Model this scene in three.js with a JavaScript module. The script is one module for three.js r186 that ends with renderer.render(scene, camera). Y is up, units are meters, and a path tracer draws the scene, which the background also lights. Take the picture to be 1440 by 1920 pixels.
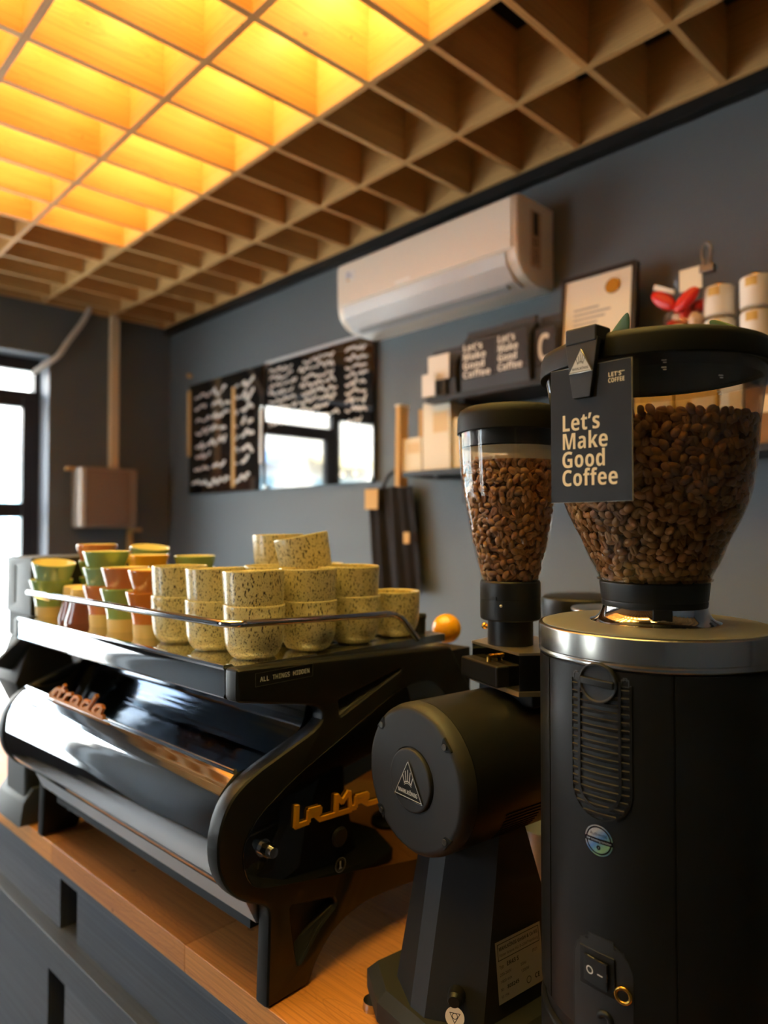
import * as THREE from 'three';
import { RoundedBoxGeometry } from 'three/addons/geometries/RoundedBoxGeometry.js';
import { mergeGeometries, toCreasedNormals } from 'three/addons/utils/BufferGeometryUtils.js';
import { RectAreaLightUniformsLib } from 'three/addons/lights/RectAreaLightUniformsLib.js';

// ------------------------------------------------------------------ camera, sky, sun, lamps, exposure
const scene = new THREE.Scene();
const camera = new THREE.PerspectiveCamera(71.55, 1440 / 1920, 0.05, 80);
{
  const a = THREE.MathUtils.degToRad(43.63), p = Math.atan(30 / 1332);
  camera.position.set(0, 1.5, 0);
  camera.lookAt(-Math.cos(a) * Math.cos(p) * 5, 1.5 + Math.sin(p) * 5, -Math.sin(a) * Math.cos(p) * 5);
  camera.focus = 0.74; camera.userData.fStop = 3.2;
}
RectAreaLightUniformsLib.init();
const renderer = new THREE.WebGLRenderer({ antialias: true });
renderer.toneMapping = THREE.LinearToneMapping;
renderer.toneMappingExposure = 1.15;
renderer.shadowMap.enabled = true;
const SKY = [14, 15, 16.4];                                   // even overcast sky, bluish white
{
  const w = 64, h = 32, d = new Float32Array(w * h * 4);
  for (let y = 0; y < h; y++) for (let x = 0; x < w; x++) {
    const e = Math.max(0, ((y + 0.5) / h - 0.5) * 2), k = 0.85 + 0.3 * e, i = (y * w + x) * 4;
    d[i] = SKY[0] * k; d[i + 1] = SKY[1] * k; d[i + 2] = SKY[2] * k; d[i + 3] = 1;
  }
  const t = new THREE.DataTexture(d, w, h, THREE.RGBAFormat, THREE.FloatType);
  t.mapping = THREE.EquirectangularReflectionMapping; t.magFilter = THREE.LinearFilter; t.needsUpdate = true;
  scene.background = t;
}
const sun = new THREE.DirectionalLight(0xfff3e2, 26);            // veiled sun out of view, set to brighten the building across the street
sun.position.set(9, 11, -2); sun.target.position.set(-8, 0, 1); sun.castShadow = true; sun.shadow.radius = 6;
Object.assign(sun.shadow.camera, { left: -14, right: 14, top: 14, bottom: -14, near: 0.5, far: 50 });
scene.add(sun, sun.target);
const LAMP = { color: 0xffe37c, power: 47, glow: 5, len: 2.6, x: -1.385, y: 2.825, z: [-0.905, -1.08, -0.57, -0.745, -0.23, -0.405, 0.105, -0.07, 0.44, 0.265] };   // warm tubes above the timber grid, mostly unseen, spaced to light the bays evenly

// ------------------------------------------------------------------ helpers
const rad = THREE.MathUtils.degToRad, V = (x, y, z) => new THREE.Vector3(x, y, z);
let seed = 7;
const R = () => { seed = (seed + 0x6d2b79f5) | 0; let t = Math.imul(seed ^ (seed >>> 15), 1 | seed); t = (t + Math.imul(t ^ (t >>> 7), 61 | t)) ^ t; return ((t ^ (t >>> 14)) >>> 0) / 4294967296; };
const rr = (a, b) => a + (b - a) * R();
const TURN = rad(2.7);                                           // the counter stands a little askew in the room
const K = (x, y, z) => V(Math.cos(TURN) * x + Math.sin(TURN) * z, y, -Math.sin(TURN) * x + Math.cos(TURN) * z);
const used = {};
const numbered = (n) => { const k = used[n] = (used[n] ?? -1) + 1; return k ? n + '_' + String(k).padStart(3, '0') : n; };
function tag(o, label, category, group, kind) { const u = o.userData; if (label) u.label = label; if (category) u.category = category; if (group) u.group = group; if (kind) u.kind = kind; return o; }
function thing(name, label, category, pos, turn = 0, group) {
  const o = new THREE.Group(); o.name = numbered(name); scene.add(o); o.position.copy(pos); o.rotation.y = turn;
  return tag(o, label, category, group);
}
const kthing = (name, label, category, x, y, z, turn = 0, group) => thing(name, label, category, K(x, y, z), TURN + turn, group);
function put(parent, name, geo, m, label) {
  const o = new THREE.Mesh(Array.isArray(geo) ? merge(geo) : geo, m); o.name = parent === scene ? numbered(name) : name;
  o.castShadow = o.receiveShadow = true; parent.add(o); if (label) o.userData.label = label; return o;
}
function solid(name, geo, m, label, category, group) { return tag(put(scene, name, geo, m), label, category, group); }
function structure(name, geo, m) { return tag(put(scene, name, geo, m), null, null, null, 'structure'); }
function merge(list) {
  return mergeGeometries(list.map((g) => { const h = g.index ? g.toNonIndexed() : g.clone(); for (const k of Object.keys(h.attributes)) if (!['position', 'normal', 'uv'].includes(k)) h.deleteAttribute(k); return h; }));
}
const at = (g, x, y, z) => g.translate(x, y, z);
const box = (w, h, d, x = 0, y = 0, z = 0, r = 0) => at(r ? new RoundedBoxGeometry(w, h, d, 2, Math.min(r, w / 2.01, h / 2.01, d / 2.01)) : new THREE.BoxGeometry(w, h, d), x, y, z);
const span = (x0, x1, y0, y1, z0, z1, r = 0) => box(x1 - x0, y1 - y0, z1 - z0, (x0 + x1) / 2, (y0 + y1) / 2, (z0 + z1) / 2, r);
const cyl = (r0, r1, h, n = 32) => new THREE.CylinderGeometry(r0, r1, h, n);
const lathe = (pts, n = 64) => new THREE.LatheGeometry(pts.map((p) => new THREE.Vector2(p[0], p[1])), n);
const shape = (pts, holes = []) => { const s = new THREE.Shape(pts.map((p) => new THREE.Vector2(p[0], p[1]))); holes.forEach((h) => s.holes.push(new THREE.Path(h.map((p) => new THREE.Vector2(p[0], p[1]))))); return s; };
// smooth closed or open curve through points, as points
const curve = (pts, n, closed = false, tension = 0.5) => new THREE.CatmullRomCurve3(pts.map((p) => V(p[0], p[1], 0)), closed, 'catmullrom', tension).getPoints(n).map((p) => [p.x, p.y]);
function round(pts, r, n = 4) {                                  // polygon with rounded corners; r may be a list
  const out = [], N = pts.length;
  for (let i = 0; i < N; i++) {
    const q = (Array.isArray(r) ? r[i] : r) || 0, b = pts[i], a = pts[(i + N - 1) % N], c = pts[(i + 1) % N];
    if (!q) { out.push(b); continue; }
    const la = Math.hypot(a[0] - b[0], a[1] - b[1]), lc = Math.hypot(c[0] - b[0], c[1] - b[1]), ka = Math.min(q / la, 0.49), kc = Math.min(q / lc, 0.49);
    const A = [b[0] + (a[0] - b[0]) * ka, b[1] + (a[1] - b[1]) * ka], C = [b[0] + (c[0] - b[0]) * kc, b[1] + (c[1] - b[1]) * kc];
    for (let k = 0; k <= n; k++) { const t = k / n, u = 1 - t; out.push([u * u * A[0] + 2 * u * t * b[0] + t * t * C[0], u * u * A[1] + 2 * u * t * b[1] + t * t * C[1]]); }
  }
  return out;
}
// extrusions: front faces +z; extX takes (z, y) points and runs from x0 to x1
function ext(pts, depth, bevel = 0, holes = [], crease = 0.5) {
  const g = new THREE.ExtrudeGeometry(shape(pts, holes), { depth: depth - 2 * bevel, bevelEnabled: bevel > 0, bevelThickness: bevel, bevelSize: bevel, bevelOffset: -bevel, bevelSegments: 3, curveSegments: 6 }).translate(0, 0, bevel);
  return toCreasedNormals(g, crease);
}
const extX = (zy, x0, x1, bevel = 0, holes = [], crease = 0.5) => ext(zy.map((p) => [-p[0], p[1]]), x1 - x0, bevel, holes.map((h) => h.map((p) => [-p[0], p[1]])), crease).rotateY(Math.PI / 2).translate(x0, 0, 0);
function tube(pts, r, n = 10, seg = 64, rounding = 0) {
  let c;
  if (rounding) {
    c = new THREE.CurvePath(); let last = pts[0];
    for (let i = 1; i < pts.length; i++) {
      if (i === pts.length - 1) { c.add(new THREE.LineCurve3(last, pts[i])); break; }
      const k0 = rounding / pts[i].distanceTo(pts[i - 1]), k1 = rounding / pts[i].distanceTo(pts[i + 1]);
      const a = pts[i].clone().lerp(pts[i - 1], Math.min(k0, 0.5)), b = pts[i].clone().lerp(pts[i + 1], Math.min(k1, 0.5));
      if (a.distanceTo(last) > 1e-5) c.add(new THREE.LineCurve3(last, a)); c.add(new THREE.QuadraticBezierCurve3(a, pts[i], b)); last = b;
    }
  } else c = new THREE.CatmullRomCurve3(pts);
  return new THREE.TubeGeometry(c, seg, r, n, false);
}
// bar between two points with a square section
function bar(a, b, w, d, up = V(0, 1, 0)) {
  const g = new THREE.BoxGeometry(a.distanceTo(b) + w * 0.5, w, d), x = b.clone().sub(a).normalize(), z = x.clone().cross(up).normalize(), y = z.clone().cross(x);
  return g.applyMatrix4(new THREE.Matrix4().makeBasis(x, y, z)).translate((a.x + b.x) / 2, (a.y + b.y) / 2, (a.z + b.z) / 2);
}
// wrap a flat part (x across, y up, z outwards) round an upright cylinder of radius r
function bend(g, r) {
  const p = g.attributes.position, n = g.attributes.normal;
  for (let i = 0; i < p.count; i++) {
    const a = p.getX(i) / r, s = Math.sin(a), c = Math.cos(a), q = r + p.getZ(i);
    p.setXYZ(i, q * s, p.getY(i), q * c);
    if (n) { const nx = n.getX(i), nz = n.getZ(i); n.setXYZ(i, nx * c + nz * s, n.getY(i), -nx * s + nz * c); }
  }
  return g;
}
// metric texture coordinates by facing, u along the grain axis
function grain(g, axis = 'x', du = R() * 3, dv = R() * 3) {
  g = g.index ? g.toNonIndexed() : g;
  const p = g.attributes.position, n = g.attributes.normal, uv = new Float32Array(p.count * 2), ax = ['x', 'y', 'z'], ga = ax.indexOf(axis);
  for (let i = 0; i < p.count; i++) {
    const f = Math.floor(i / 3) * 3, m = [0, 1, 2].map((c) => Math.abs(n.getComponent(f, c) + n.getComponent(f + 1, c) + n.getComponent(f + 2, c)));
    const k = m.indexOf(Math.max(...m)), rest = [0, 1, 2].filter((c) => c !== k), u = k === ga ? rest[0] : ga, v = rest.find((c) => c !== u);
    uv[i * 2] = p.getComponent(i, u) + du; uv[i * 2 + 1] = p.getComponent(i, v) + dv;
  }
  return g.setAttribute('uv', new THREE.BufferAttribute(uv, 2));
}
function canvas(w, h, draw, srgb = true) {
  const c = document.createElement('canvas'); c.width = w; c.height = h; const g = c.getContext('2d'); draw(g, w, h);
  const t = new THREE.CanvasTexture(c); if (srgb) t.colorSpace = THREE.SRGBColorSpace; t.wrapS = t.wrapT = THREE.RepeatWrapping; t.magFilter = THREE.LinearFilter; return t;
}
const mat = (o) => new THREE.MeshPhysicalMaterial(o);
const rgb = (r, g, b) => `rgb(${r | 0},${g | 0},${b | 0})`;

// ------------------------------------------------------------------ textures and materials
function woodTexture(base, dark, opts = {}) {                    // 1 m along u, 0.5 m along v
  return canvas(1024, 512, (g, w, h) => {
    g.fillStyle = rgb(...base); g.fillRect(0, 0, w, h);
    for (let i = 0; i < (opts.lines ?? 420); i++) {
      const y = R() * h, a = rr(0.03, 0.16), l = rr(200, w), x = R() * w, t = rr(0.6, 2.6), b = rr(-7, 7);
      g.strokeStyle = `rgba(${dark.join(',')},${a})`; g.lineWidth = t;
      for (const o of [0, -w]) { g.beginPath(); g.moveTo(x + o, y); g.bezierCurveTo(x + o + l * 0.3, y + b, x + o + l * 0.7, y - b, x + o + l, y + b * 0.4); g.stroke(); }
    }
    for (let i = 0; i < (opts.waves ?? 12); i++) {                // cathedral figure
      const y = R() * h, x = R() * w, n = 4 + R() * 5;
      for (let k = 0; k < n; k++) { g.strokeStyle = `rgba(${dark.join(',')},${rr(0.06, 0.16)})`; g.lineWidth = rr(1, 3); g.beginPath(); g.ellipse(x, y, 60 + k * 28, 5 + k * 5, rr(-0.04, 0.04), 0, 7); g.stroke(); }
    }
    for (let i = 0; i < (opts.knots ?? 4); i++) {
      const x = R() * w, y = R() * h; g.fillStyle = `rgba(${dark.join(',')},.5)`; g.beginPath(); g.ellipse(x, y, rr(4, 9), rr(3, 6), R(), 0, 7); g.fill();
      for (let k = 1; k < 5; k++) { g.strokeStyle = `rgba(${dark.join(',')},.16)`; g.beginPath(); g.ellipse(x, y, 8 + k * 8, 5 + k * 4, 0.1, 0, 7); g.stroke(); }
    }
  });
}
const slatTex = woodTexture([221, 176, 112], [134, 84, 38], { knots: 5 }); slatTex.repeat.set(1, 2);
const oakTex = woodTexture([218, 160, 92], [114, 66, 24], { waves: 20, knots: 3 }); oakTex.repeat.set(1.3, 3);
const darkWoodTex = woodTexture([88, 90, 97], [34, 34, 40], { waves: 5, knots: 0, lines: 900 }); darkWoodTex.repeat.set(1, 2);
const noiseTex = canvas(512, 512, (g, w, h) => { const d = g.createImageData(w, h); for (let i = 0; i < w * h; i++) { const v = 118 + R() * 20; d.data.set([v, v, v, 255], i * 4); } g.putImageData(d, 0, 0); }, false);
const wallTex = canvas(1024, 1024, (g, w, h) => {
  g.fillStyle = rgb(128, 128, 128); g.fillRect(0, 0, w, h);
  for (let i = 0; i < 5000; i++) { const v = rr(95, 160); g.fillStyle = rgb(v, v, v).replace('rgb', 'rgba').replace(')', ',.12)'); g.beginPath(); g.ellipse(R() * w, R() * h, rr(4, 26), rr(2, 7), R() * 3, 0, 7); g.fill(); }
}, false);
wallTex.repeat.set(0.7, 0.7);
const M = {
  slat: mat({ map: slatTex, roughness: 0.55, color: 0xffffff }),
  slatB: mat({ map: slatTex, roughness: 0.55, color: 0xf2e2cf }),
  slatC: mat({ map: slatTex, roughness: 0.55, color: 0xffeede }),
  wall: mat({ color: 0x60686d, roughness: 0.62, bumpMap: wallTex, bumpScale: 0.0015 }),
  black: mat({ color: 0x0c0c0d, roughness: 0.5 }),
  blackSatin: mat({ color: 0x1b1a1a, roughness: 0.38, specularIntensity: 0.6, bumpMap: noiseTex, bumpScale: 0.00004 }),
  blackMatte: mat({ color: 0x211f1f, roughness: 0.58, bumpMap: noiseTex, bumpScale: 0.00008 }),
  lid: mat({ color: 0x101010, roughness: 0.55, specularIntensity: 0.45 }),
  cast: mat({ color: 0x131313, roughness: 0.42, specularIntensity: 0.75, bumpMap: noiseTex, bumpScale: 0.00012 }),
  gloss: mat({ color: 0x040405, roughness: 0.04, clearcoat: 1, clearcoatRoughness: 0.02, ior: 1.7 }),
  chrome: mat({ color: 0xdcdee2, roughness: 0.06, metalness: 1 }),
  smoke: mat({ color: 0x959da8, roughness: 0.05, metalness: 1 }),
  steel: mat({ color: 0xbdbbb6, roughness: 0.24, metalness: 1 }),
  dusty: mat({ color: 0x8d8d8b, roughness: 0.5, metalness: 0.6, bumpMap: noiseTex, bumpScale: 0.0002 }),
  sheetSteel: mat({ color: 0xdfe1e6, roughness: 0.4, metalness: 1 }),
  brass: mat({ color: 0xd8a94e, roughness: 0.25, metalness: 1 }),
  gold: mat({ color: 0xe0a020, roughness: 0.35, metalness: 0.25, clearcoat: 0.6 }),
  orange: mat({ color: 0xeda60f, roughness: 0.22, clearcoat: 0.8 }),
  white: mat({ color: 0xe6e2da, roughness: 0.4 }),
  plasticWhite: mat({ color: 0xe4ded2, roughness: 0.32 }),
  vane: mat({ color: 0xc9cdd0, roughness: 0.3 }),
  paper: mat({ color: 0xe9e0cb, roughness: 0.8 }),
  kraft: mat({ color: 0xcfa66a, roughness: 0.85 }),
  greyPlastic: mat({ color: 0x44484e, roughness: 0.5 }),
  clear: mat({ color: 0xf4f2ee, roughness: 0.02, transmission: 1, thickness: 0, ior: 1.45, side: THREE.DoubleSide }),
  smoked: mat({ color: 0xdcd6cc, roughness: 0.02, transmission: 1, thickness: 0, ior: 1.45, side: THREE.DoubleSide }),
  glass: mat({ color: 0xf2f6f6, roughness: 0.0, transmission: 1, thickness: 0, ior: 1.5, side: THREE.DoubleSide }),
};

// ------------------------------------------------------------------ the room
const X0 = -3.66, X1 = 1.7, Z0 = -1.85, Z1 = 2.3, CY = 2.60;
const plane1m = (g) => grain(g, 'x', 0, 0);
structure('floor', plane1m(span(X0 - 0.3, X1 + 0.2, -0.1, 0, Z0 - 0.2, Z1 + 0.2)), mat({ color: 0x4b4845, roughness: 0.6, bumpMap: wallTex, bumpScale: 0.001 }));
structure('wall_back', plane1m(span(X0 - 0.3, X1 + 0.2, 0, 3.1, Z0 - 0.2, Z0)), M.wall);
const WX0 = -2.95, WX1 = -2.1;
structure('wall_left', [span(X0 - 0.3, WX0, 0, 3.1, Z1, Z1 + 0.2), span(WX1, X1 + 0.2, 0, 3.1, Z1, Z1 + 0.2), span(WX0, WX1, 0, 0.55, Z1, Z1 + 0.2), span(WX0, WX1, 2.3, 3.1, Z1, Z1 + 0.2)].map(plane1m), M.wall);
structure('wall_near', plane1m(span(X1, X1 + 0.2, 0, 3.1, Z0, Z1)), M.wall);
// far wall with the glazed shop front set back in it
const OZ0 = -1.215, OZ1 = 1.15, OY = 2.355;
structure('wall_far', [span(X0 - 0.3, X0, 0, 3.1, Z0, OZ0), span(X0 - 0.3, X0, 0, 3.1, OZ1, Z1), span(X0 - 0.3, X0, OY, 3.1, OZ0, OZ1)].map(plane1m), M.wall);
const revealLitTone = mat({ color: 0x8a8f98, roughness: 0.5 });  // paler than the wall: daylight on the reveal put into the colour
structure('lit_reveal_1', [span(X0 - 0.14, X0 + 0.004, 0, OY, OZ0, OZ0 + 0.006), span(X0 - 0.14, X0 + 0.004, OY - 0.006, OY, OZ0, OZ1)], revealLitTone);
structure('trim_2', span(X0, X1, CY - 0.035, CY + 0.0, Z0, Z0 + 0.035), M.black);
{
  const fx0 = -3.84, fx1 = -3.79, fm = mat({ color: 0x1b1a1e, roughness: 0.4 });
  const door = new THREE.Group(); door.name = 'door_1'; scene.add(door); tag(door, null, null, null, 'structure');
  const rail = (z0, z1, y0, y1) => span(fx0, fx1, y0, y1, z0, z1, 0.004);
  put(door, 'door_frame', [rail(OZ0, OZ0 + 0.03, 0, OY), rail(OZ0, -0.5, 2.285, OY), rail(OZ0, -0.5, 2.150, 2.184), rail(-0.53, -0.46, 0, OY)], fm);
  put(door, 'door_leaf', [rail(-1.185, -1.132, 0.01, 2.15), rail(-0.585, -0.53, 0.01, 2.15), rail(-1.13, -0.58, 1.552, 1.625), rail(-1.13, -0.58, 0.01, 0.25), rail(-1.13, -0.58, 2.10, 2.15)], fm);
  put(door, 'pane', span(-3.818, -3.814, 0.25, 1.552, -1.132, -0.58), M.glass); put(door, 'pane', span(-3.818, -3.814, 1.625, 2.10, -1.132, -0.58), M.glass);
  put(door, 'pane', span(-3.818, -3.814, 2.184, 2.285, -1.185, -0.53), M.glass);
  put(door, 'door_handle', tube([V(-3.79, 1.0, -0.62), V(-3.74, 1.0, -0.62), V(-3.74, 1.45, -0.62), V(-3.79, 1.45, -0.62)], 0.012, 10, 40, 0.03), M.steel);
  const win = new THREE.Group(); win.name = 'window_1'; scene.add(win); tag(win, null, null, null, 'structure');
  put(win, 'window_frame', [rail(-0.46, 1.15, 2.25, OY), rail(-0.46, 1.15, 0, 0.5), rail(1.09, 1.15, 0.5, 2.25), rail(0.36, 0.42, 0.5, 2.25)], fm);
  put(win, 'pane', span(-3.818, -3.814, 0.5, 2.25, -0.46, 0.36), M.glass); put(win, 'pane', span(-3.818, -3.814, 0.5, 2.25, 0.42, 1.09), M.glass);
}
{
  const win = new THREE.Group(); win.name = 'window_2'; scene.add(win); tag(win, null, null, null, 'structure');  // side window out of view, placed and sized to light the back wall
  const bar2 = (x0, x1, y0, y1) => span(x0, x1, y0, y1, Z1 + 0.08, Z1 + 0.13, 0.004), xm = (WX0 + WX1) / 2;
  put(win, 'window_frame', [bar2(WX0, WX1, 0.55, 0.61), bar2(WX0, WX1, 2.24, 2.3), bar2(WX0, WX0 + 0.05, 0.61, 2.24), bar2(WX1 - 0.05, WX1, 0.61, 2.24), bar2(xm - 0.03, xm + 0.03, 0.61, 2.24)], M.black);
  put(win, 'pane', span(WX0 + 0.05, xm - 0.03, 0.61, 2.24, Z1 + 0.1, Z1 + 0.104), M.glass); put(win, 'pane', span(xm + 0.03, WX1 - 0.05, 0.61, 2.24, Z1 + 0.1, Z1 + 0.104), M.glass);
}
// ceiling: slab, timber grid of slats on edge, unseen light box keeping lamp light in the lit bays
{
  const c = new THREE.Group(); c.name = 'ceiling'; scene.add(c); tag(c, null, null, null, 'structure');
  put(c, 'slab', span(X0 - 0.3, X1 + 0.2, 3.0, 3.15, Z0 - 0.2, Z1 + 0.2), mat({ color: 0x101010, roughness: 0.9 }));
  const H = 0.19, T = 0.017, ms = [M.slat, M.slatB, M.slatC];
  const zs = []; for (let k = 0; k < 12; k++) zs.push(-1.5095 + k * 0.3365);
  const xs = []; for (let k = 0; k < 25; k++) xs.push(1.362 - k * 0.2037);
  for (const z of zs) put(c, 'slat', grain(span(X0, X1, CY, CY + H, z - T / 2, z + T / 2), 'x'), ms[(R() * 3) | 0]);
  const rest = []; for (const x of xs) for (let k = -1; k < zs.length; k++) {      // short cross pieces, slotted between the long ones
    const z0 = k < 0 ? Z0 + 0.03 : zs[k] + T / 2, z1 = k === zs.length - 1 ? Z1 : zs[k + 1] - T / 2;
    if (z0 > 0.4 || x > -0.4) rest.push(grain(span(x - T / 2, x + T / 2, CY + 0.0006, CY + H - 0.001, z0, z1), 'z')); else put(c, 'slat', grain(span(x - T / 2, x + T / 2, CY + 0.0006, CY + H - 0.001, z0, z1), 'z'), ms[(R() * 3) | 0]);
  }
  tag(put(c, 'slat_field', rest, M.slat), null, null, null, 'stuff'); put(c, 'edge_board', grain(span(X0 + 0.001, X0 + 0.018, CY, CY + H, Z0 + 0.03, Z1), 'z'), M.slat);
  put(c, 'edge_board', grain(span(X0, X1, CY, CY + H, Z0 + 0.031, Z0 + 0.045), 'x'), M.slat);
  const boxWhite = mat({ color: 0xeee8dc, roughness: 0.8 }), zl0 = zs[1], zl1 = zs[6], xl0 = xs[20], xl1 = xs[7];
  put(c, 'unseen_light_box', [span(xl0 - 0.02, xl1 + 0.02, 2.97, 2.99, zl0 - 0.02, zl1 + 0.02), span(xl0 - 0.02, xl0, CY + H, 2.99, zl0, zl1), span(xl1, xl1 + 0.02, CY + H, 2.99, zl0, zl1), span(xl0, xl1, CY + H, 2.99, zl0 - 0.01, zl0 + 0.008), span(xl0, xl1, CY + H, 2.99, zl1, zl1 + 0.02)], boxWhite);  // out of view, stops lamp light spilling into the unlit bays
  LAMP.z.forEach((z, k) => {
    const t = put(c, 'light_tube', cyl(0.012, 0.012, LAMP.len, 12).rotateZ(Math.PI / 2).translate(LAMP.x, LAMP.y, z), mat({ color: 0xffffff, emissive: 0xffd98a, emissiveIntensity: LAMP.glow }), 'warm glowing light tube');
    put(t, 'holder', span(LAMP.x - LAMP.len / 2, LAMP.x + LAMP.len / 2, LAMP.y + 0.013, 2.97, z - 0.012, z + 0.012), boxWhite);
    const l = new THREE.RectAreaLight(LAMP.color, LAMP.power, LAMP.len, 0.024); l.name = 'tube_light'; l.position.set(LAMP.x, LAMP.y - 0.015, z); l.rotation.x = -Math.PI / 2; scene.add(l);
  });
}
// the street outside
structure('street_pavement', [span(-30, X0 - 0.3, -0.15, -0.02, -22, 24), span(X0 - 0.3, 14, -0.15, -0.02, Z1 + 0.2, 24)], mat({ color: 0xb9b6b0, roughness: 0.9 }));
{
  const b = thing('building', 'pale building across the street seen through the glass door', 'building', V(-11.5, 0, 0));
  put(b, 'wall', span(-3, 0, 0, 4.6, -16, 16), mat({ color: 0xe9e2dc, roughness: 0.9 }));
  put(b, 'plinth', span(-0.1, 0.06, 0, 0.5, -16, 16), mat({ color: 0x9aa0a8, roughness: 0.9 }));
  const wm = mat({ color: 0x9fc4d6, roughness: 0.15 }), fr = mat({ color: 0xf4f4f2, roughness: 0.6 }), aw = [0xc98a8a, 0x8ba7d0, 0xd8c9a0];
  for (let k = 0; k < 12; k++) {
    const z = -13.2 + k * 2.3, f = put(b, 'window', [span(0, 0.08, 0.9, 1.0, z, z + 1.5), span(0, 0.08, 2.5, 2.6, z, z + 1.5), span(0, 0.08, 1.0, 2.5, z, z + 0.09), span(0, 0.08, 1.0, 2.5, z + 1.41, z + 1.5), span(0, 0.07, 1.0, 2.5, z + 0.72, z + 0.78)], fr);
    put(f, 'pane', span(0.01, 0.03, 1.0, 2.5, z + 0.09, z + 1.41), wm);
    put(b, 'awning', ext([[0, 0], [0.7, -0.25], [0.7, -0.3], [0, -0.06]], 1.7).rotateY(0).translate(0, 3.0, z - 0.1), mat({ color: aw[k % 3], roughness: 0.9 }));
  }
}

{
  const b = thing('building', 'unseen cream building on the other street, opposite the unseen side window', 'building', V(-3, 0, 16.5)), wm = mat({ color: 0x9fb8c6, roughness: 0.15 });
  put(b, 'wall', span(-4, 14, 0, 4.2, 0, 3), mat({ color: 0xe6ded2, roughness: 0.9 })); put(b, 'plinth', span(-4, 14, 0, 0.5, -0.06, 0.1), mat({ color: 0x8f959c, roughness: 0.9 }));
  for (let k = 0; k < 6; k++) { const x = -3 + k * 2.6, f = put(b, 'window', [span(x, x + 1.5, 0.9, 1.0, -0.08, 0), span(x, x + 1.5, 2.5, 2.6, -0.08, 0), span(x, x + 0.09, 1.0, 2.5, -0.08, 0), span(x + 1.41, x + 1.5, 1.0, 2.5, -0.08, 0)], M.white); put(f, 'pane', span(x + 0.09, x + 1.41, 1.0, 2.5, -0.03, -0.01), wm); }
}
// ------------------------------------------------------------------ on the far wall
{
  const t = thing('electrical_box', 'old metal electrical box on the dark far wall under the wooden conduit', 'electrical box', V(X0, 1.5, -1.47));
  put(t, 'casing', ext(round([[-0.15, 0], [0.15, 0], [0.15, 0.305], [-0.15, 0.305]], 0.02), 0.10, 0.01).rotateY(Math.PI / 2), mat({ color: 0xa39485, roughness: 0.5 }));
  put(t, 'door', ext(round([[-0.115, 0.015], [0.105, 0.015], [0.105, 0.29], [-0.115, 0.29]], 0.01), 0.012, 0.003).rotateY(Math.PI / 2).translate(0.10, 0, 0), mat({ color: 0x8a7362, roughness: 0.5, bumpMap: wallTex, bumpScale: 0.002 }));
  put(t, 'lit_edge', span(0.02, 0.115, 0.005, 0.30, 0.118, 0.146, 0.01), M.white);  // white strip: daylight caught on the rounded casing edge, done as colour
  put(t, 'hinge', span(0.02, 0.05, 0.285, 0.305, 0.15, 0.19, 0.004), M.kraft); put(t, 'hinge', span(0.02, 0.05, -0.02, 0, -0.2, -0.14, 0.004), M.kraft);
  put(t, 'strap', span(0.005, 0.02, -0.14, -0.005, -0.165, -0.135), M.kraft);
  const c = thing('conduit', 'pale vertical wooden conduit running from the electrical box to the ceiling', 'conduit', V(X0, 1.805, -1.527));
  put(c, 'channel', grain(span(0, 0.03, 0, 0.795, -0.024, 0.024, 0.004), 'y'), mat({ color: 0xe9d2ad, roughness: 0.6 }));
  put(c, 'cover', grain(span(0.03, 0.036, 0, 0.795, -0.020, 0.020), 'y'), mat({ color: 0xe9d2ad, roughness: 0.6 }));
  solid('cable', tube([V(X0 + 0.015, 2.62, -1.40), V(X0 + 0.02, 2.54, -1.36), V(X0 + 0.025, 2.43, -1.29), V(X0 + 0.03, 2.345, -1.238), V(X0 - 0.01, 2.30, -1.19), V(X0 - 0.06, 2.27, -1.16)], 0.014, 10, 40), M.white, 'white cable hanging in a slant from the ceiling to the door frame', 'cable');
}
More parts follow.
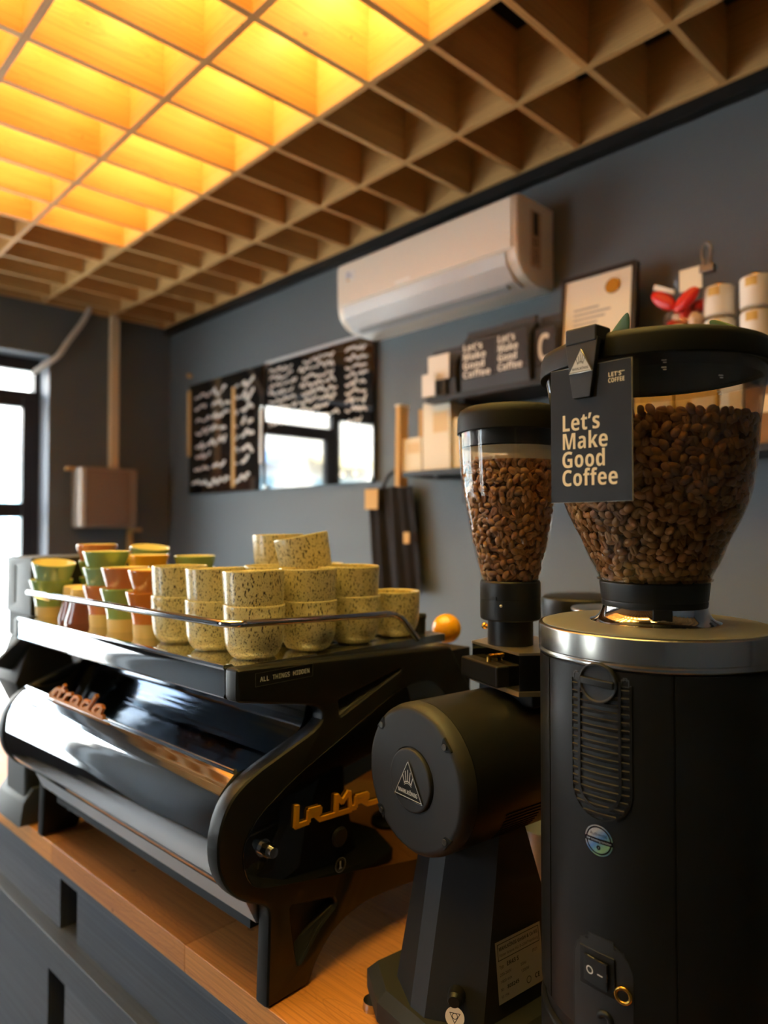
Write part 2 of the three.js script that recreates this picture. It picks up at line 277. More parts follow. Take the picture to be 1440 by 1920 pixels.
// ------------------------------------------------------------------ air conditioner
{
  const t = thing('air_conditioner', 'white wall air conditioner high on the dark back wall', 'air conditioner', V(-1.59, 2.215, Z0));
  const prof = [[0, 0], [0.10, 0], [0.15, 0.012], [0.182, 0.045], [0.193, 0.085], [0.194, 0.225], [0.188, 0.242], [0.172, 0.25], [0, 0.25]];
  put(t, 'casing', extX(round(prof, [0, 0.03, 0.03, 0.03, 0.03, 0.01, 0.01, 0.01, 0]), -0.40, 0.40, 0.012), M.plasticWhite);
  put(t, 'front_panel', span(-0.385, 0.385, 0.088, 0.236, 0.190, 0.1985, 0.004), M.plasticWhite);
  put(t, 'vane', extX([[0.105, -0.006], [0.152, 0.007], [0.188, 0.044], [0.197, 0.080], [0.194, 0.082], [0.184, 0.049], [0.150, 0.013], [0.105, 0.001]], -0.36, 0.36, 0.001), M.vane);
  put(t, 'vane_slot', extX([[0.128, -0.007], [0.150, 0.0], [0.150, 0.004], [0.128, -0.003]], -0.33, 0.33), mat({ color: 0xa3a8ab, roughness: 0.4 }));
  put(t, 'display', span(-0.09, -0.02, 0.098, 0.108, 0.198, 0.2005, 0.002), mat({ color: 0xf7fbf8, roughness: 0.2 }));
  put(t, 'energy_label', span(-0.345, -0.29, 0.165, 0.205, 0.198, 0.1995), mat({ map: canvas(64, 64, (g) => { g.fillStyle = '#dfe0dd'; g.fillRect(0, 0, 64, 64); g.fillStyle = '#8d95b4'; for (let k = 0; k < 4; k++) g.fillRect(8, 6 + k * 9, 20 + k * 6, 5); g.fillStyle = '#d2a13c'; g.fillRect(10, 46, 18, 12); }), roughness: 0.5 }));
  put(t, 'side_sticker', span(0.4, 0.4012, 0.05, 0.215, 0.075, 0.125), mat({ color: 0xd9c9b2, roughness: 0.5, map: canvas(64, 256, (g) => {
    g.fillStyle = '#e0cfb8'; g.fillRect(0, 0, 64, 256); g.fillStyle = '#23242a'; g.fillRect(18, 6, 28, 106); g.fillStyle = '#3c3a3a';
    g.lineWidth = 5; g.strokeStyle = '#3c3a3a'; g.strokeRect(20, 132, 22, 24); g.beginPath(); g.moveTo(20, 180); g.lineTo(44, 180); g.moveTo(20, 196); g.lineTo(44, 196); g.arc(32, 222, 12, 0, 5); g.stroke(); }) }));
}
// ------------------------------------------------------------------ menu boards: glossy black with chalky handwriting too blurred to read
function scrawl(g, x, y, w, h, color = '#e9e4dc') {
  g.strokeStyle = color; h *= 1.2; g.lineWidth = h * 0.32; g.lineCap = 'round'; g.lineJoin = 'round'; g.beginPath(); let px = x; g.moveTo(px, y);
  while (px < x + w) { px += h * rr(0.22, 0.42); g.lineTo(px, y - h * rr(-0.35, 0.5)); if (R() < 0.12) { px += h * 0.45; g.moveTo(px, y); } }
  g.stroke();
}
{
  const bm = (tex) => mat({ color: 0xffffff, map: tex, roughness: 0.035, clearcoat: 1, clearcoatRoughness: 0.02, ior: 2.1 });
  const left = canvas(1024, 1024, (g, w, h) => {
    g.fillStyle = '#0b0a0c'; g.fillRect(0, 0, w, h);
    for (let k = 0; k < 8; k++) { const y = 120 + k * 112; if (k === 7) { scrawl(g, 60, 930, 520, 70); scrawl(g, 640, 925, 210, 70); continue; } scrawl(g, 90 + rr(0, 30), y + rr(0, 20), rr(180, 240), 62, '#c9bdb8'); if (k !== 5) scrawl(g, 330 + rr(0, 40), y, rr(170, 210), 74); scrawl(g, 640, y, 70, 46); scrawl(g, 770, y - 8, 100, 86); }
  });
  const right = canvas(1024, 1024, (g, w, h) => {
    g.fillStyle = '#0b0a0c'; g.fillRect(0, 0, w, h);
    for (let k = 0; k < 8; k++) { const y = 70 + k * 62; scrawl(g, 40, y, rr(220, 300), 40); scrawl(g, 340 + rr(0, 60), y - 6, rr(260, 360), 44); scrawl(g, 800, y, 160, 46); }
    for (let k = 0; k < 2; k++) scrawl(g, 800, 120 + k * 220 + 470, 150, 40, '#d9d4cc');
    g.fillStyle = '#ece7de'; g.beginPath(); g.arc(770, 960, 26, 0, 7); g.arc(880, 960, 26, 0, 7); g.fill();  // bright spots of the mirrored view painted on as white discs
  });
  const a = thing('menu_board', 'left glossy black menu board covered in white handwriting', 'menu board', V(-3.06, 1.675, Z0 + 0.012));
  put(a, 'panel', span(-0.345, 0.345, 0, 0.572, 0, 0.01, 0.002), M.gloss); put(a, 'written_face', new THREE.PlaneGeometry(0.68, 0.566).translate(0, 0.286, 0.0108), bm(left));
  put(a, 'wood_strip', grain(span(-0.352, -0.325, 0.2, 0.545, 0.011, 0.016), 'y'), M.kraft); put(a, 'wood_strip', grain(span(0.085, 0.108, 0.02, 0.5, 0.011, 0.016), 'y'), M.kraft);
  put(a, 'light_strip', span(0.325, 0.343, 0.12, 0.37, 0.011, 0.016), M.plasticWhite);
  put(a, 'hook', cyl(0.012, 0.012, 0.02, 16).rotateX(Math.PI / 2).translate(-0.36, 0.63, 0), M.kraft);
  const b = thing('menu_board', 'right glossy black menu board that mirrors the shop windows in its lower half', 'menu board', V(-2.335, 1.675, Z0 + 0.012));
  put(b, 'panel', span(-0.36, 0.36, 0, 0.57, 0, 0.01, 0.002), M.gloss); put(b, 'written_face', new THREE.PlaneGeometry(0.71, 0.562).translate(0, 0.285, 0.0108), bm(right));
  put(b, 'top_rail', span(-0.36, 0.3, 0.566, 0.578, 0, 0.014), M.vane);
  for (const x of [-0.35, 0.35]) for (const y of [0.01, 0.56]) put(b, 'stud', cyl(0.009, 0.009, 0.014, 14).rotateX(Math.PI / 2).translate(x, y, 0.016), M.steel);
}
// ------------------------------------------------------------------ shelves
const SH1 = 1.915, SH2 = 1.685;
for (const [y, x0, label] of [[SH1, -1.545, 'upper black wall shelf holding coffee bags and a framed certificate'], [SH2, -1.655, 'lower black wall shelf holding pale cardboard boxes']]) {
  const t = thing('wall_shelf', label, 'shelf', V((x0 - 0.2) / 2, y, Z0));
  const hw = (-0.2 - x0) / 2;
  put(t, 'board', span(-hw, hw, -0.018, 0, 0.001, 0.19, 0.002), M.black);
  for (const x of [-hw + 0.12, 0, hw - 0.12]) put(t, 'bracket', [span(x - 0.012, x + 0.012, -0.10, -0.018, 0.001, 0.008), span(x - 0.012, x + 0.012, -0.024, -0.018, 0.001, 0.16)], M.black);
}
const wordsTex = (bg, fg, words, size, w = 512, h = 512, x = 40, y0 = 110, lh = 100) => canvas(w, h, (g) => { g.fillStyle = bg; g.fillRect(0, 0, w, h); g.fillStyle = fg; g.font = `bold ${size}px sans-serif`; words.forEach((t, i) => g.fillText(t, x, y0 + i * lh)); });
function coffeeBag(label, x, z, turn, front, w = 0.15, h = 0.17) {
  const t = thing('coffee_bag', label, 'bag', V(x, SH1, z), turn, 'coffee bags on the upper shelf');
  const d = 0.075, g = box(w, h, d, 0, h / 2, 0).toNonIndexed(), bx = new THREE.BoxGeometry(w, h, d, 6, 8, 4).translate(0, h / 2, 0), p = bx.attributes.position;
  for (let i = 0; i < p.count; i++) { const k = Math.max(0, (p.getY(i) / h - 0.72) / 0.28), s = 1 - 0.86 * k, b = Math.sin(Math.PI * Math.min(1, p.getY(i) / h)) * 0.004; p.setZ(i, p.getZ(i) * s + Math.sign(p.getZ(i)) * b * (1 - Math.abs(p.getX(i)) / w)); p.setX(i, p.getX(i) * (1 + 0.03 * k)); }
  bx.computeVertexNormals(); put(t, 'pouch', bx, mat({ color: 0x3a3d42, roughness: 0.38 }));
  put(t, 'top_seal', span(-w / 2, w / 2, h, h + 0.018, -0.004, 0.004), mat({ color: 0x2b2c30, roughness: 0.45 }));
  if (front) put(t, 'front_label', span(-w * 0.46, w * 0.46, h * 0.24, h * 0.86, d / 2 + 0.0045, d / 2 + 0.006), mat({ map: front, roughness: 0.5 }));
  return t;
}
const bagTex = wordsTex('#17161a', '#efe9de', ["Let's", 'Make', 'Good', 'Coffee'], 132, 512, 512, 18, 116, 124);
coffeeBag('dark grey coffee bag behind a white card, leftmost bag on the upper shelf', -1.525, -1.745, 0, null, 0.125, 0.15);
coffeeBag('middle black coffee bag with large white lettering, left of the other lettered bag', -1.368, -1.745, 0.03, bagTex, 0.142, 0.185);
coffeeBag('right black coffee bag with large white lettering under the air conditioner', -1.236, -1.735, 0.0, bagTex, 0.118, 0.185);
coffeeBag('black coffee bag partly hidden behind the others, showing one big pale letter', -1.135, -1.755, 0, wordsTex('#141316', '#d9cfc0', ['C'], 500, 512, 512, 60, 440, 10), 0.074, 0.18);
{
  const c1 = thing('price_card', 'larger plain white card leaning on the dark grey coffee bag', 'card', V(-1.522, SH1, -1.695)); put(c1, 'card', span(-0.045, 0.045, 0.06, 0.14, 0, 0.003), M.white); put(c1, 'stand', span(-0.03, 0.03, 0, 0.06, -0.002, 0.001), M.greyPlastic);
  const c2 = thing('price_card', 'small white card at the very left edge of the upper shelf', 'card', V(-1.545, SH1, -1.672)); put(c2, 'card', span(-0.028, 0.028, 0.004, 0.078, 0, 0.003), M.white); put(c2, 'foot', span(-0.02, 0.02, 0, 0.004, -0.01, 0.012), M.greyPlastic);
}
{
  const t = thing('certificate', 'framed cream certificate with a gold seal leaning on the upper shelf', 'picture', V(-0.99, SH1, -1.725)); t.rotation.x = -0.10;
  const w = 0.205, h = 0.285;
  put(t, 'frame', [span(-w / 2 - 0.008, w / 2 + 0.008, 0, 0.01, -0.012, 0.006), span(-w / 2 - 0.008, w / 2 + 0.008, h - 0.008, h + 0.004, -0.012, 0.006), span(-w / 2 - 0.008, -w / 2 + 0.002, 0, h, -0.012, 0.006), span(w / 2 - 0.002, w / 2 + 0.012, 0, h, -0.012, 0.006)], M.black);
  put(t, 'sheet', span(-w / 2, w / 2, 0.005, h, -0.006, 0.001), mat({ roughness: 0.6, map: canvas(256, 360, (g) => { g.fillStyle = '#eadfc8'; g.fillRect(0, 0, 256, 360); g.fillStyle = '#9f9a98'; [[40, 120, 96], [40, 138, 140], [40, 156, 120], [40, 174, 92], [40, 216, 104], [40, 290, 120]].forEach((r) => g.fillRect(r[0], r[1], r[2], 7)); }) }));
  put(t, 'seal', cyl(0.021, 0.021, 0.003, 28).rotateX(Math.PI / 2).translate(0.045, h - 0.05, 0.003), mat({ color: 0xa87f28, roughness: 0.4, metalness: 0.4 }));
}
{
  const t = thing('gift_bag', 'clear cellophane bag with red and white sweets tied with a tag', 'bag', V(-0.735, SH1, -1.72));
  const pts = []; for (let k = 0; k < 9; k++) pts.push([0.055 + 0.006 * Math.sin(k * 2), k * 0.0145]);
  put(t, 'cellophane', lathe([[0.001, 0.002], [0.055, 0.003], [0.062, 0.05], [0.056, 0.1], [0.02, 0.135], [0.014, 0.145], [0.035, 0.185]], 20), mat({ color: 0xf3efe9, transmission: 1, thickness: 0, roughness: 0.1, side: THREE.DoubleSide }));
  const red = mat({ color: 0xd2231a, roughness: 0.35 }), wt = mat({ color: 0xf0d9c6, roughness: 0.5 });
  for (let k = 0; k < 14; k++) put(t, 'sweet', new THREE.SphereGeometry(0.019, 14, 10).scale(1.2, 0.8, 0.9).rotateZ(k).translate(0.034 * Math.cos(k * 2.4), 0.02 + 0.0072 * k, 0.034 * Math.sin(k * 2.4 + 0.6)), k % 2 ? red : wt);
  put(t, 'bow', [new THREE.SphereGeometry(0.02, 14, 8).scale(1.9, 0.9, 0.5).rotateZ(-0.7).translate(-0.035, 0.135, 0.05), new THREE.SphereGeometry(0.02, 14, 8).scale(1.9, 0.9, 0.5).rotateZ(0.7).translate(0.02, 0.125, 0.05)], red);
  put(t, 'folded_film', ext([[-0.07, 0.19], [-0.02, 0.165], [-0.022, 0.155], [-0.074, 0.178]], 0.003).translate(0, 0, 0.02), M.white);
  put(t, 'binder_clip', [span(0.052, 0.085, 0.178, 0.196, 0.035, 0.055, 0.002), tube([V(0.06, 0.196, 0.045), V(0.056, 0.235, 0.045), V(0.066, 0.248, 0.045), V(0.076, 0.235, 0.045), V(0.073, 0.196, 0.045)], 0.0035, 8, 30)], mat({ color: 0x77777a, roughness: 0.3, metalness: 0.6 }));
  put(t, 'tag', span(0.005, 0.058, 0.145, 0.197, 0.05, 0.053), M.paper);
}
[[-0.655, -1.71, 0, 'lower white tin with a gold lid in the left stack on the upper shelf'], [-0.655, -1.71, 1, 'upper white tin with a gold lid in the left stack on the upper shelf'], [-0.57, -1.70, 0, 'lower white tin with a gold lid in the right stack on the upper shelf'], [-0.57, -1.70, 1, 'upper white tin with a gold lid in the right stack, tallest on the shelf']].forEach(([x, z, k, label]) => {
  const t = thing('tin', label, 'tin', V(x, SH1 + k * 0.078, z), 0, 'white tins on the upper shelf');
  put(t, 'can', lathe([[0.001, 0], [0.033, 0], [0.034, 0.003], [0.034, 0.066], [0.0325, 0.069], [0.001, 0.069]], 32), M.white);
  put(t, 'gold_patch', bend(new THREE.BoxGeometry(0.026, 0.02, 0.0008, 8, 1, 1).translate(0, 0.055, 0), 0.0342), mat({ color: 0xd0ab5e, roughness: 0.6 })); put(t, 'lid', lathe([[0.001, 0.078], [0.014, 0.078], [0.016, 0.076], [0.016, 0.069]], 24), M.brass);
});
// lower shelf boxes
[[-1.685, 0.11, 0.115, 'small white cardboard box at the left end of the lower shelf', 0xe8dfc8], [-1.565, 0.118, 0.222, 'tall white cardboard box beside the small one on the lower shelf', 0xeae3d2], [-1.44, 0.1, 0.16, 'cream cardboard box on the lower shelf behind the smaller hopper', 0xdcc8a0], [-1.335, 0.1, 0.13, 'second cream box on the lower shelf behind the smaller hopper', 0xe2d3b0],
  [-0.84, 0.1, 0.15, 'left mustard yellow box on the lower shelf seen through the big hopper', 0xd9b45c], [-0.735, 0.1, 0.145, 'middle mustard yellow box on the lower shelf seen through the big hopper', 0xcfa651], [-0.655, 0.05, 0.15, 'narrow white box on the lower shelf seen through the big hopper', 0xe6e4de], [-0.585, 0.08, 0.13, 'brown box on the lower shelf at the right of the big hopper', 0x8a6238]].forEach(([x, w, h, label, c]) => {
  const t = thing('cardboard_box', label, 'box', V(x + 0.03, SH2, -1.75), 0, 'boxes on the lower shelf');
  put(t, 'carton', span(-w / 2, w / 2, 0, h, -0.06, 0.055, 0.002), mat({ color: c, roughness: 0.85 }));
  put(t, 'print', span(-w * 0.1, w * 0.42, h * 0.55, h * 0.85, 0.055, 0.0562), mat({ color: 0xdcc49a, roughness: 0.85 })); put(t, 'flap', span(-w / 2 + 0.002, w / 2 - 0.002, h, h + 0.002, -0.058, 0.02), mat({ color: c, roughness: 0.85 }));
});
{
  const t = thing('wooden_slat_holder', 'narrow upright wooden slat hanging at the left end of the lower shelf', 'wood slat', V(-1.70, 1.64, -1.70)); t.rotation.z = -0.02;
  put(t, 'slat', grain(span(-0.011, 0.011, 0, 0.27, -0.02, 0.02, 0.002), 'y'), M.kraft); put(t, 'cap', span(-0.013, 0.013, 0.27, 0.276, -0.022, 0.022), M.paper);
  const f = thing('paper_folder', 'brown paper folder standing between the wooden slat and the small white box', 'folder', V(-1.655, SH2, -1.79)); put(f, 'sheet', span(-0.02, 0.0, 0, 0.22, -0.05, 0.03, 0.001), M.kraft); put(f, 'flap', span(0.001, 0.016, 0, 0.235, -0.05, 0.02, 0.001), M.paper);
}
// apron
{
  const t = thing('apron', 'black apron hanging on the grey wall below the lower shelf', 'apron', V(-1.845, 1.27, Z0 + 0.02));
  const g = new THREE.PlaneGeometry(0.24, 0.38, 28, 20).translate(0, 0.19, 0), p = g.attributes.position;
  for (let i = 0; i < p.count; i++) { const x = p.getX(i), y = p.getY(i), k = 1 - y / 0.38; p.setZ(i, 0.018 + 0.016 * Math.sin(x * 52 + 1) * (0.4 + 0.6 * k) + 0.006 * Math.sin(x * 140)); p.setX(i, x * (0.93 + 0.04 * k) + 0.045 * k - 0.02); }
  g.computeVertexNormals(); put(t, 'cloth', g, mat({ color: 0x1c191b, roughness: 0.95, side: THREE.DoubleSide, sheen: 0.4, sheenColor: 0x555555 }));
  put(t, 'neck_strap', tube([V(-0.07, 0.37, 0.015), V(-0.04, 0.42, 0.01), V(0, 0.44, 0.006), V(0.04, 0.42, 0.01), V(0.06, 0.37, 0.015)], 0.006, 8, 30), mat({ color: 0x1c191b, roughness: 0.95 }));
  put(t, 'patch', span(-0.135, -0.065, 0.30, 0.375, 0.04, 0.042), M.kraft); put(t, 'buckle', span(0.07, 0.1, 0.175, 0.215, 0.04, 0.044, 0.004), M.kraft);
  put(t, 'hook', tube([V(0, 0.46, -0.015), V(0, 0.45, 0.012), V(0, 0.44, 0.015)], 0.004, 8, 12), M.steel);
}

// ------------------------------------------------------------------ counter (built in the counter's own axes)
const TOP = 0.92;
{
  const cx = -0.9, cz = -0.9, t = kthing('worktop', 'orange brown oak worktop of glued staves running the length of the counter', 'worktop', cx, 0, cz);
  const tones = [0xffffff, 0xf3ded0, 0xffeedd, 0xe6cdbb, 0xfbe3cf, 0xeed2be].map((c) => mat({ map: oakTex, color: c, roughness: 0.42 }));
  const front = -0.533, back = -1.28, n = 6, w = (front - back) / n; let i = 0;
  for (let r = 0; r < n; r++) {
    let x = -2.5 + (r % 2) * 0.21; const cuts = [-2.5]; while (x < -0.12) { x += r === 0 ? rr(0.26, 0.5) : rr(0.6, 1.0); cuts.push(Math.min(x, -0.1)); }
    for (let k = 0; k + 1 < cuts.length; k++) put(t, 'stave', grain(span(cuts[k] - cx + 0.0002, cuts[k + 1] - cx - 0.0002, TOP - 0.038, TOP - (i % 2) * 0.00015, front - (r + 1) * w - cz + 0.0002, front - r * w - cz - 0.0002, 0.0012), 'x'), tones[i++ % 6]);
  }
  const b = kthing('counter_base', 'dark stained wooden counter front with recessed boards and a ledge', 'counter', cx, 0, cz), dm = mat({ map: darkWoodTex, roughness: 0.5 }), dm2 = mat({ map: darkWoodTex, color: 0xd8dde2, roughness: 0.5 });
  put(b, 'carcass', span(-1.55, 0.79, 0, 0.88, back - cz + 0.05, -0.605 - cz), M.black);
  put(b, 'top_rail', grain(span(-1.55, 0.79, 0.852, 0.8815, -0.60 - cz, -0.548 - cz, 0.001), 'x'), dm);
  put(b, 'ledge', grain(span(-1.55, 0.79, 0.684, 0.742, -0.60 - cz, -0.537 - cz, 0.0015), 'x'), dm2);
  for (let k = -2; k < 1; k++) {
    const x1 = -1.385 + 0.98 * (k + 1) - cx, x0 = x1 - 0.905;
    put(b, 'upper_board', grain(span(x0, x1, 0.742, 0.852, -0.60 - cz, -0.562 - cz, 0.001), 'x'), k % 2 ? dm : dm2); put(b, 'lower_board', grain(span(x0, x1, 0.08, 0.684, -0.60 - cz, -0.541 - cz, 0.001), 'x'), k % 2 ? dm2 : dm);
  }
  put(b, 'plinth', span(-1.55, 0.79, 0, 0.08, -0.62 - cz, -0.585 - cz), M.black);
}
// ------------------------------------------------------------------ espresso machine; geometry is written in counter axes and moved to the machine's base
{
  const ox = -1.045, oz = -0.74, m = kthing('espresso_machine', 'large chrome and black espresso machine with a cup tray on top', 'espresso machine', ox, TOP, oz);
  const P = (name, geo, mm, label, parent = m) => put(parent, name, merge(Array.isArray(geo) ? geo : [geo]).translate(-ox, -TOP, -oz), mm, label);
  const xr = -0.70, xl = -1.418, T = 0.026;
  const outline = round([[-0.484, 1.335], [-0.484, 1.295], [-0.618, 1.268], [-0.620, 1.245], [-0.507, 1.206], [-0.474, 1.184], [-0.4595, 1.148], [-0.4595, 1.112], [-0.472, 1.082], [-0.498, 1.058], [-0.534, 1.042], [-0.530, 0.9205], [-0.597, 0.9205], [-0.612, 0.948], [-0.644, 0.974], [-0.691, 0.986], [-0.772, 0.981], [-0.86, 0.965], [-0.93, 0.945], [-0.95, 0.9205], [-1.02, 0.9205], [-1.02, 1.10], [-0.945, 1.232], [-0.888, 1.314]],
    [0.007, 0.007, 0.03, 0.03, 0.03, 0.03, 0.03, 0.03, 0.03, 0.03, 0.015, 0.004, 0.004, 0.02, 0.03, 0.04, 0.05, 0.05, 0.02, 0.004, 0.004, 0.02, 0.02, 0.008]);
  const upper = round([[-0.6505, 1.249], [-0.768, 1.2935], [-0.648, 1.270]], 0.002), lower = round([[-0.566, 1.029], [-0.639, 1.0135], [-0.643, 1.0035], [-0.612, 0.985], [-0.5795, 0.9515], [-0.575, 0.968]], 0.006);
  const frame = (x0, x1) => extX(outline, x0, x1, 0.006, [upper, lower], 0.35);
  P('side_frame', frame(xr - T, xr), M.cast); P('side_frame', frame(xl, xl + T), M.cast);
  P('pocket_floor', extX([[-0.640, 1.240], [-0.785, 1.300], [-0.640, 1.300]], xr - T + 0.003, xr - T + 0.006), M.black); P('pocket_floor', extX([[-0.55, 1.035], [-0.65, 1.02], [-0.65, 1.0], [-0.575, 0.945]], xr - T + 0.006, xr - T + 0.01), M.black);
  // sloping lit faces inside the pockets
  const wedge = (a, b, dy, dz) => { const g = new THREE.BufferGeometry(), x0 = xr - 0.004, x1 = xr - T + 0.006; g.setAttribute('position', new THREE.Float32BufferAttribute([x0, a[1], a[0], x0, b[1], b[0], x1, a[1] + dy, a[0] + dz, x0, b[1], b[0], x1, b[1] + dy * 0.2, b[0] + dz, x1, a[1] + dy, a[0] + dz], 3)); g.setAttribute('uv', new THREE.Float32BufferAttribute(new Float32Array(12), 2)); g.computeVertexNormals(); return g; };
  const facet = M.cast.clone(); facet.side = THREE.DoubleSide; P('pocket_face', wedge([-0.651, 1.2495], [-0.766, 1.2925], 0.013, 0), facet); P('pocket_face', wedge([-0.581, 0.954], [-0.640, 1.003], 0.01, 0.012), facet);
  // gloss black inset panel
  const pan = round([[-0.556, 1.0605], [-0.497, 1.075], [-0.490, 1.142], [-0.575, 1.190], [-0.722, 1.2495], [-0.775, 1.272], [-0.845, 1.270], [-0.905, 1.21], [-0.93, 1.05], [-0.93, 0.985], [-0.79, 1.0125]], [0.05, 0.05, 0.05, 0.03, 0.03, 0.05, 0.05, 0.05, 0.03, 0.03, 0.02], 8);
  P('side_panel', extX(pan, xr - 0.002, xr + 0.0016, 0.0006, [], 0.3), M.gloss);
  // raised amber lettering: the strokes of L a M a
  const X = xr + 0.0045, st = [];
  const strokes = (pts, w = 0.0031) => { for (let i = 0; i + 1 < pts.length; i++) st.push(bar(V(X, pts[i][1], pts[i][0]), V(X, pts[i + 1][1], pts[i + 1][0]), w, 0.006, V(1, 0, 0)).toNonIndexed()); };
  strokes([[-0.5712, 1.1535], [-0.5698, 1.1290]], 0.0046); strokes([[-0.5700, 1.1400], [-0.569, 1.1286], [-0.5897, 1.1286], [-0.591, 1.1420], [-0.6092, 1.1408], [-0.6085, 1.1348], [-0.5920, 1.1352]]); strokes([[-0.6000, 1.1348], [-0.6085, 1.1262], [-0.6583, 1.1231], [-0.664, 1.1232]]);
  strokes([[-0.6373, 1.1288], [-0.6382, 1.1492]], 0.0042); strokes([[-0.6382, 1.1485], [-0.6482, 1.137], [-0.6603, 1.1476], [-0.6634, 1.1246], [-0.6727, 1.1242], [-0.6744, 1.1372], [-0.695, 1.1356], [-0.6942, 1.1292], [-0.675, 1.1300]]); strokes([[-0.6840, 1.1294], [-0.695, 1.1222], [-0.7226, 1.120]]);
  P('lettering', st, M.gold, 'raised amber lettering on the gloss side panel');
  // back: stepped fascia, smoked mirror panel, chrome roll, steel apron
  const bx0 = xl + T, bx1 = xr - T;
  P('fascia', extX(round([[-0.4835, 1.3365], [-0.4825, 1.3335], [-0.4845, 1.330], [-0.4855, 1.302], [-0.4835, 1.2985], [-0.4855, 1.295], [-0.500, 1.2925], [-0.52, 1.291], [-0.522, 1.287], [-0.545, 1.285], [-0.547, 1.281], [-0.575, 1.279], [-0.577, 1.275], [-0.605, 1.273], [-0.63, 1.30], [-0.63, 1.332], [-0.50, 1.332], [-0.495, 1.3365]], [0.001, 0.001, 0.001, 0.001, 0.001, 0.003, 0, 0, 0, 0, 0, 0, 0, 0, 0, 0, 0, 0.001]), bx0, bx1, 0, [], 0.6), M.chrome, 'chrome front edge of the cup tray');
  P('mirror_panel', extX([...curve([[-0.612, 1.274], [-0.609, 1.255], [-0.598, 1.236], [-0.572, 1.218], [-0.54, 1.209], [-0.503, 1.2045]], 24), [-0.503, 1.195], [-0.62, 1.195]], bx0, bx1, 0, [], 0.6), M.smoke, 'smoked mirror panel under the cup tray');
  const roll = curve([[-0.502, 1.2055], [-0.494, 1.199], [-0.478, 1.182], [-0.467, 1.158], [-0.4635, 1.128], [-0.470, 1.096], [-0.484, 1.074], [-0.500, 1.062], [-0.515, 1.056]], 40);
  P('chrome_roll', extX([...roll, [-0.54, 1.06], [-0.54, 1.195]], bx0, bx1, 0, [], 0.7), M.chrome, 'bulging chrome roll along the back');
  P('lower_apron', extX([[-0.512, 1.055], [-0.532, 1.014], [-0.538, 1.012], [-0.538, 1.055]], bx0, bx1, 0, [], 0.5), M.sheetSteel);
  P('trim_rod', [new THREE.CylinderGeometry(0.003, 0.003, bx1 - bx0, 12).rotateZ(Math.PI / 2).translate((bx0 + bx1) / 2, 1.2065, -0.5005), new THREE.CylinderGeometry(0.003, 0.003, bx1 - bx0, 12).rotateZ(Math.PI / 2).translate((bx0 + bx1) / 2, 1.056, -0.511)], M.chrome);
  P('body', [span(bx0, bx1, 1.03, 1.30, -0.97, -0.62), span(bx0 + 0.03, bx1 - 0.03, 0.99, 1.06, -0.95, -0.545)], M.black);
  // script on the ridge
  const sc = [], L = [[[0, .1], [.14, .75], [.2, .95], [.12, .35], [.0, .08]], [[.26, .1], [.36, 1.3]], [[.24, .85], [.44, .9]], [[.44, .08], [.52, .75], [.64, .85]], [[.86, .8], [.74, .75], [.68, .3], [.8, .1], [.9, .75], [.88, .15], [.95, .1]], [[1.18, .75], [1.06, .75], [1.0, .3], [1.1, .08], [1.22, .5], [1.3, 1.4], [1.2, .2], [1.27, .08]], [[1.52, .8], [1.4, .75], [1.34, .3], [1.46, .1], [1.56, .75], [1.54, .15], [1.64, .12]], [[0, .05], [1.66, .05]]];
  for (const l of L) for (let i = 0; i + 1 < l.length; i++) { const q = (p) => V(-1.275 + 0.125 * (p[0] + 0.12 * p[1]), 1.208 + p[1] * 0.022, -0.496); sc.push(bar(q(l[i]), q(l[i + 1]), 0.005, 0.005, V(0, 0, 1)).toNonIndexed()); }
  P('script_lettering', sc, mat({ color: 0xcc7c00, roughness: 0.55 }), 'orange script lettering standing on the chrome roll');
  // cup tray with drain slots
  P('cup_tray', span(bx0 - 0.003, bx1 + 0.003, 1.318, 1.33, -0.90, -0.494), M.steel);
  const sl = []; for (let i = 0; i < 22; i++) for (let j = 0; j < 5; j++) sl.push(span(bx1 - 0.04 - i * 0.028, bx1 - 0.024 - i * 0.028, 1.33, 1.3305, -0.60 - j * 0.06, -0.55 - j * 0.06)); P('drain_slots', sl, M.black);
  P('cup_rail', tube([V(-1.375, 1.331, -0.62), V(-1.378, 1.383, -0.49), V(-0.712, 1.386, -0.482), V(-0.710, 1.374, -0.775), V(-0.708, 1.331, -0.815)], 0.0048, 12, 220, 0.022), M.chrome, 'chrome rail round the cup tray');
  // sticker, nut, button, badge
  const stk = canvas(512, 128, (g) => { g.fillStyle = '#08080a'; g.fillRect(0, 0, 512, 128); g.strokeStyle = '#6f6f6f'; g.lineWidth = 3; g.strokeRect(2, 2, 508, 124); g.fillStyle = '#d8d8d4'; g.font = 'bold 60px monospace'; g.save(); g.translate(40, 86); g.scale(0.72, 1); g.fillText('ALL THINGS HIDDEN', 0, 0); g.restore(); });
  P('sticker', new THREE.PlaneGeometry(0.090, 0.0165).rotateY(Math.PI / 2).translate(xr + 0.0007, 1.3182, -0.5553), mat({ map: stk, roughness: 0.3 }), 'black label with white capitals');
  P('dome_nut', [cyl(0.0085, 0.0085, 0.016, 6).rotateZ(Math.PI / 2).translate(xr + 0.009, 1.1178, -0.5214), cyl(0.0062, 0.0078, 0.007, 20).rotateZ(-Math.PI / 2).translate(xr + 0.020, 1.1178, -0.5214), cyl(0.0105, 0.0105, 0.003, 24).rotateZ(Math.PI / 2).translate(xr + 0.002, 1.1178, -0.5214)], M.chrome, 'chrome dome nut');
  P('button', [cyl(0.0105, 0.0115, 0.005, 28).rotateZ(-Math.PI / 2).translate(xr + 0.004, 1.0929, -0.6443), new THREE.TorusGeometry(0.0115, 0.0014, 8, 28).rotateY(Math.PI / 2).translate(xr + 0.004, 1.0929, -0.6443)], M.blackSatin);
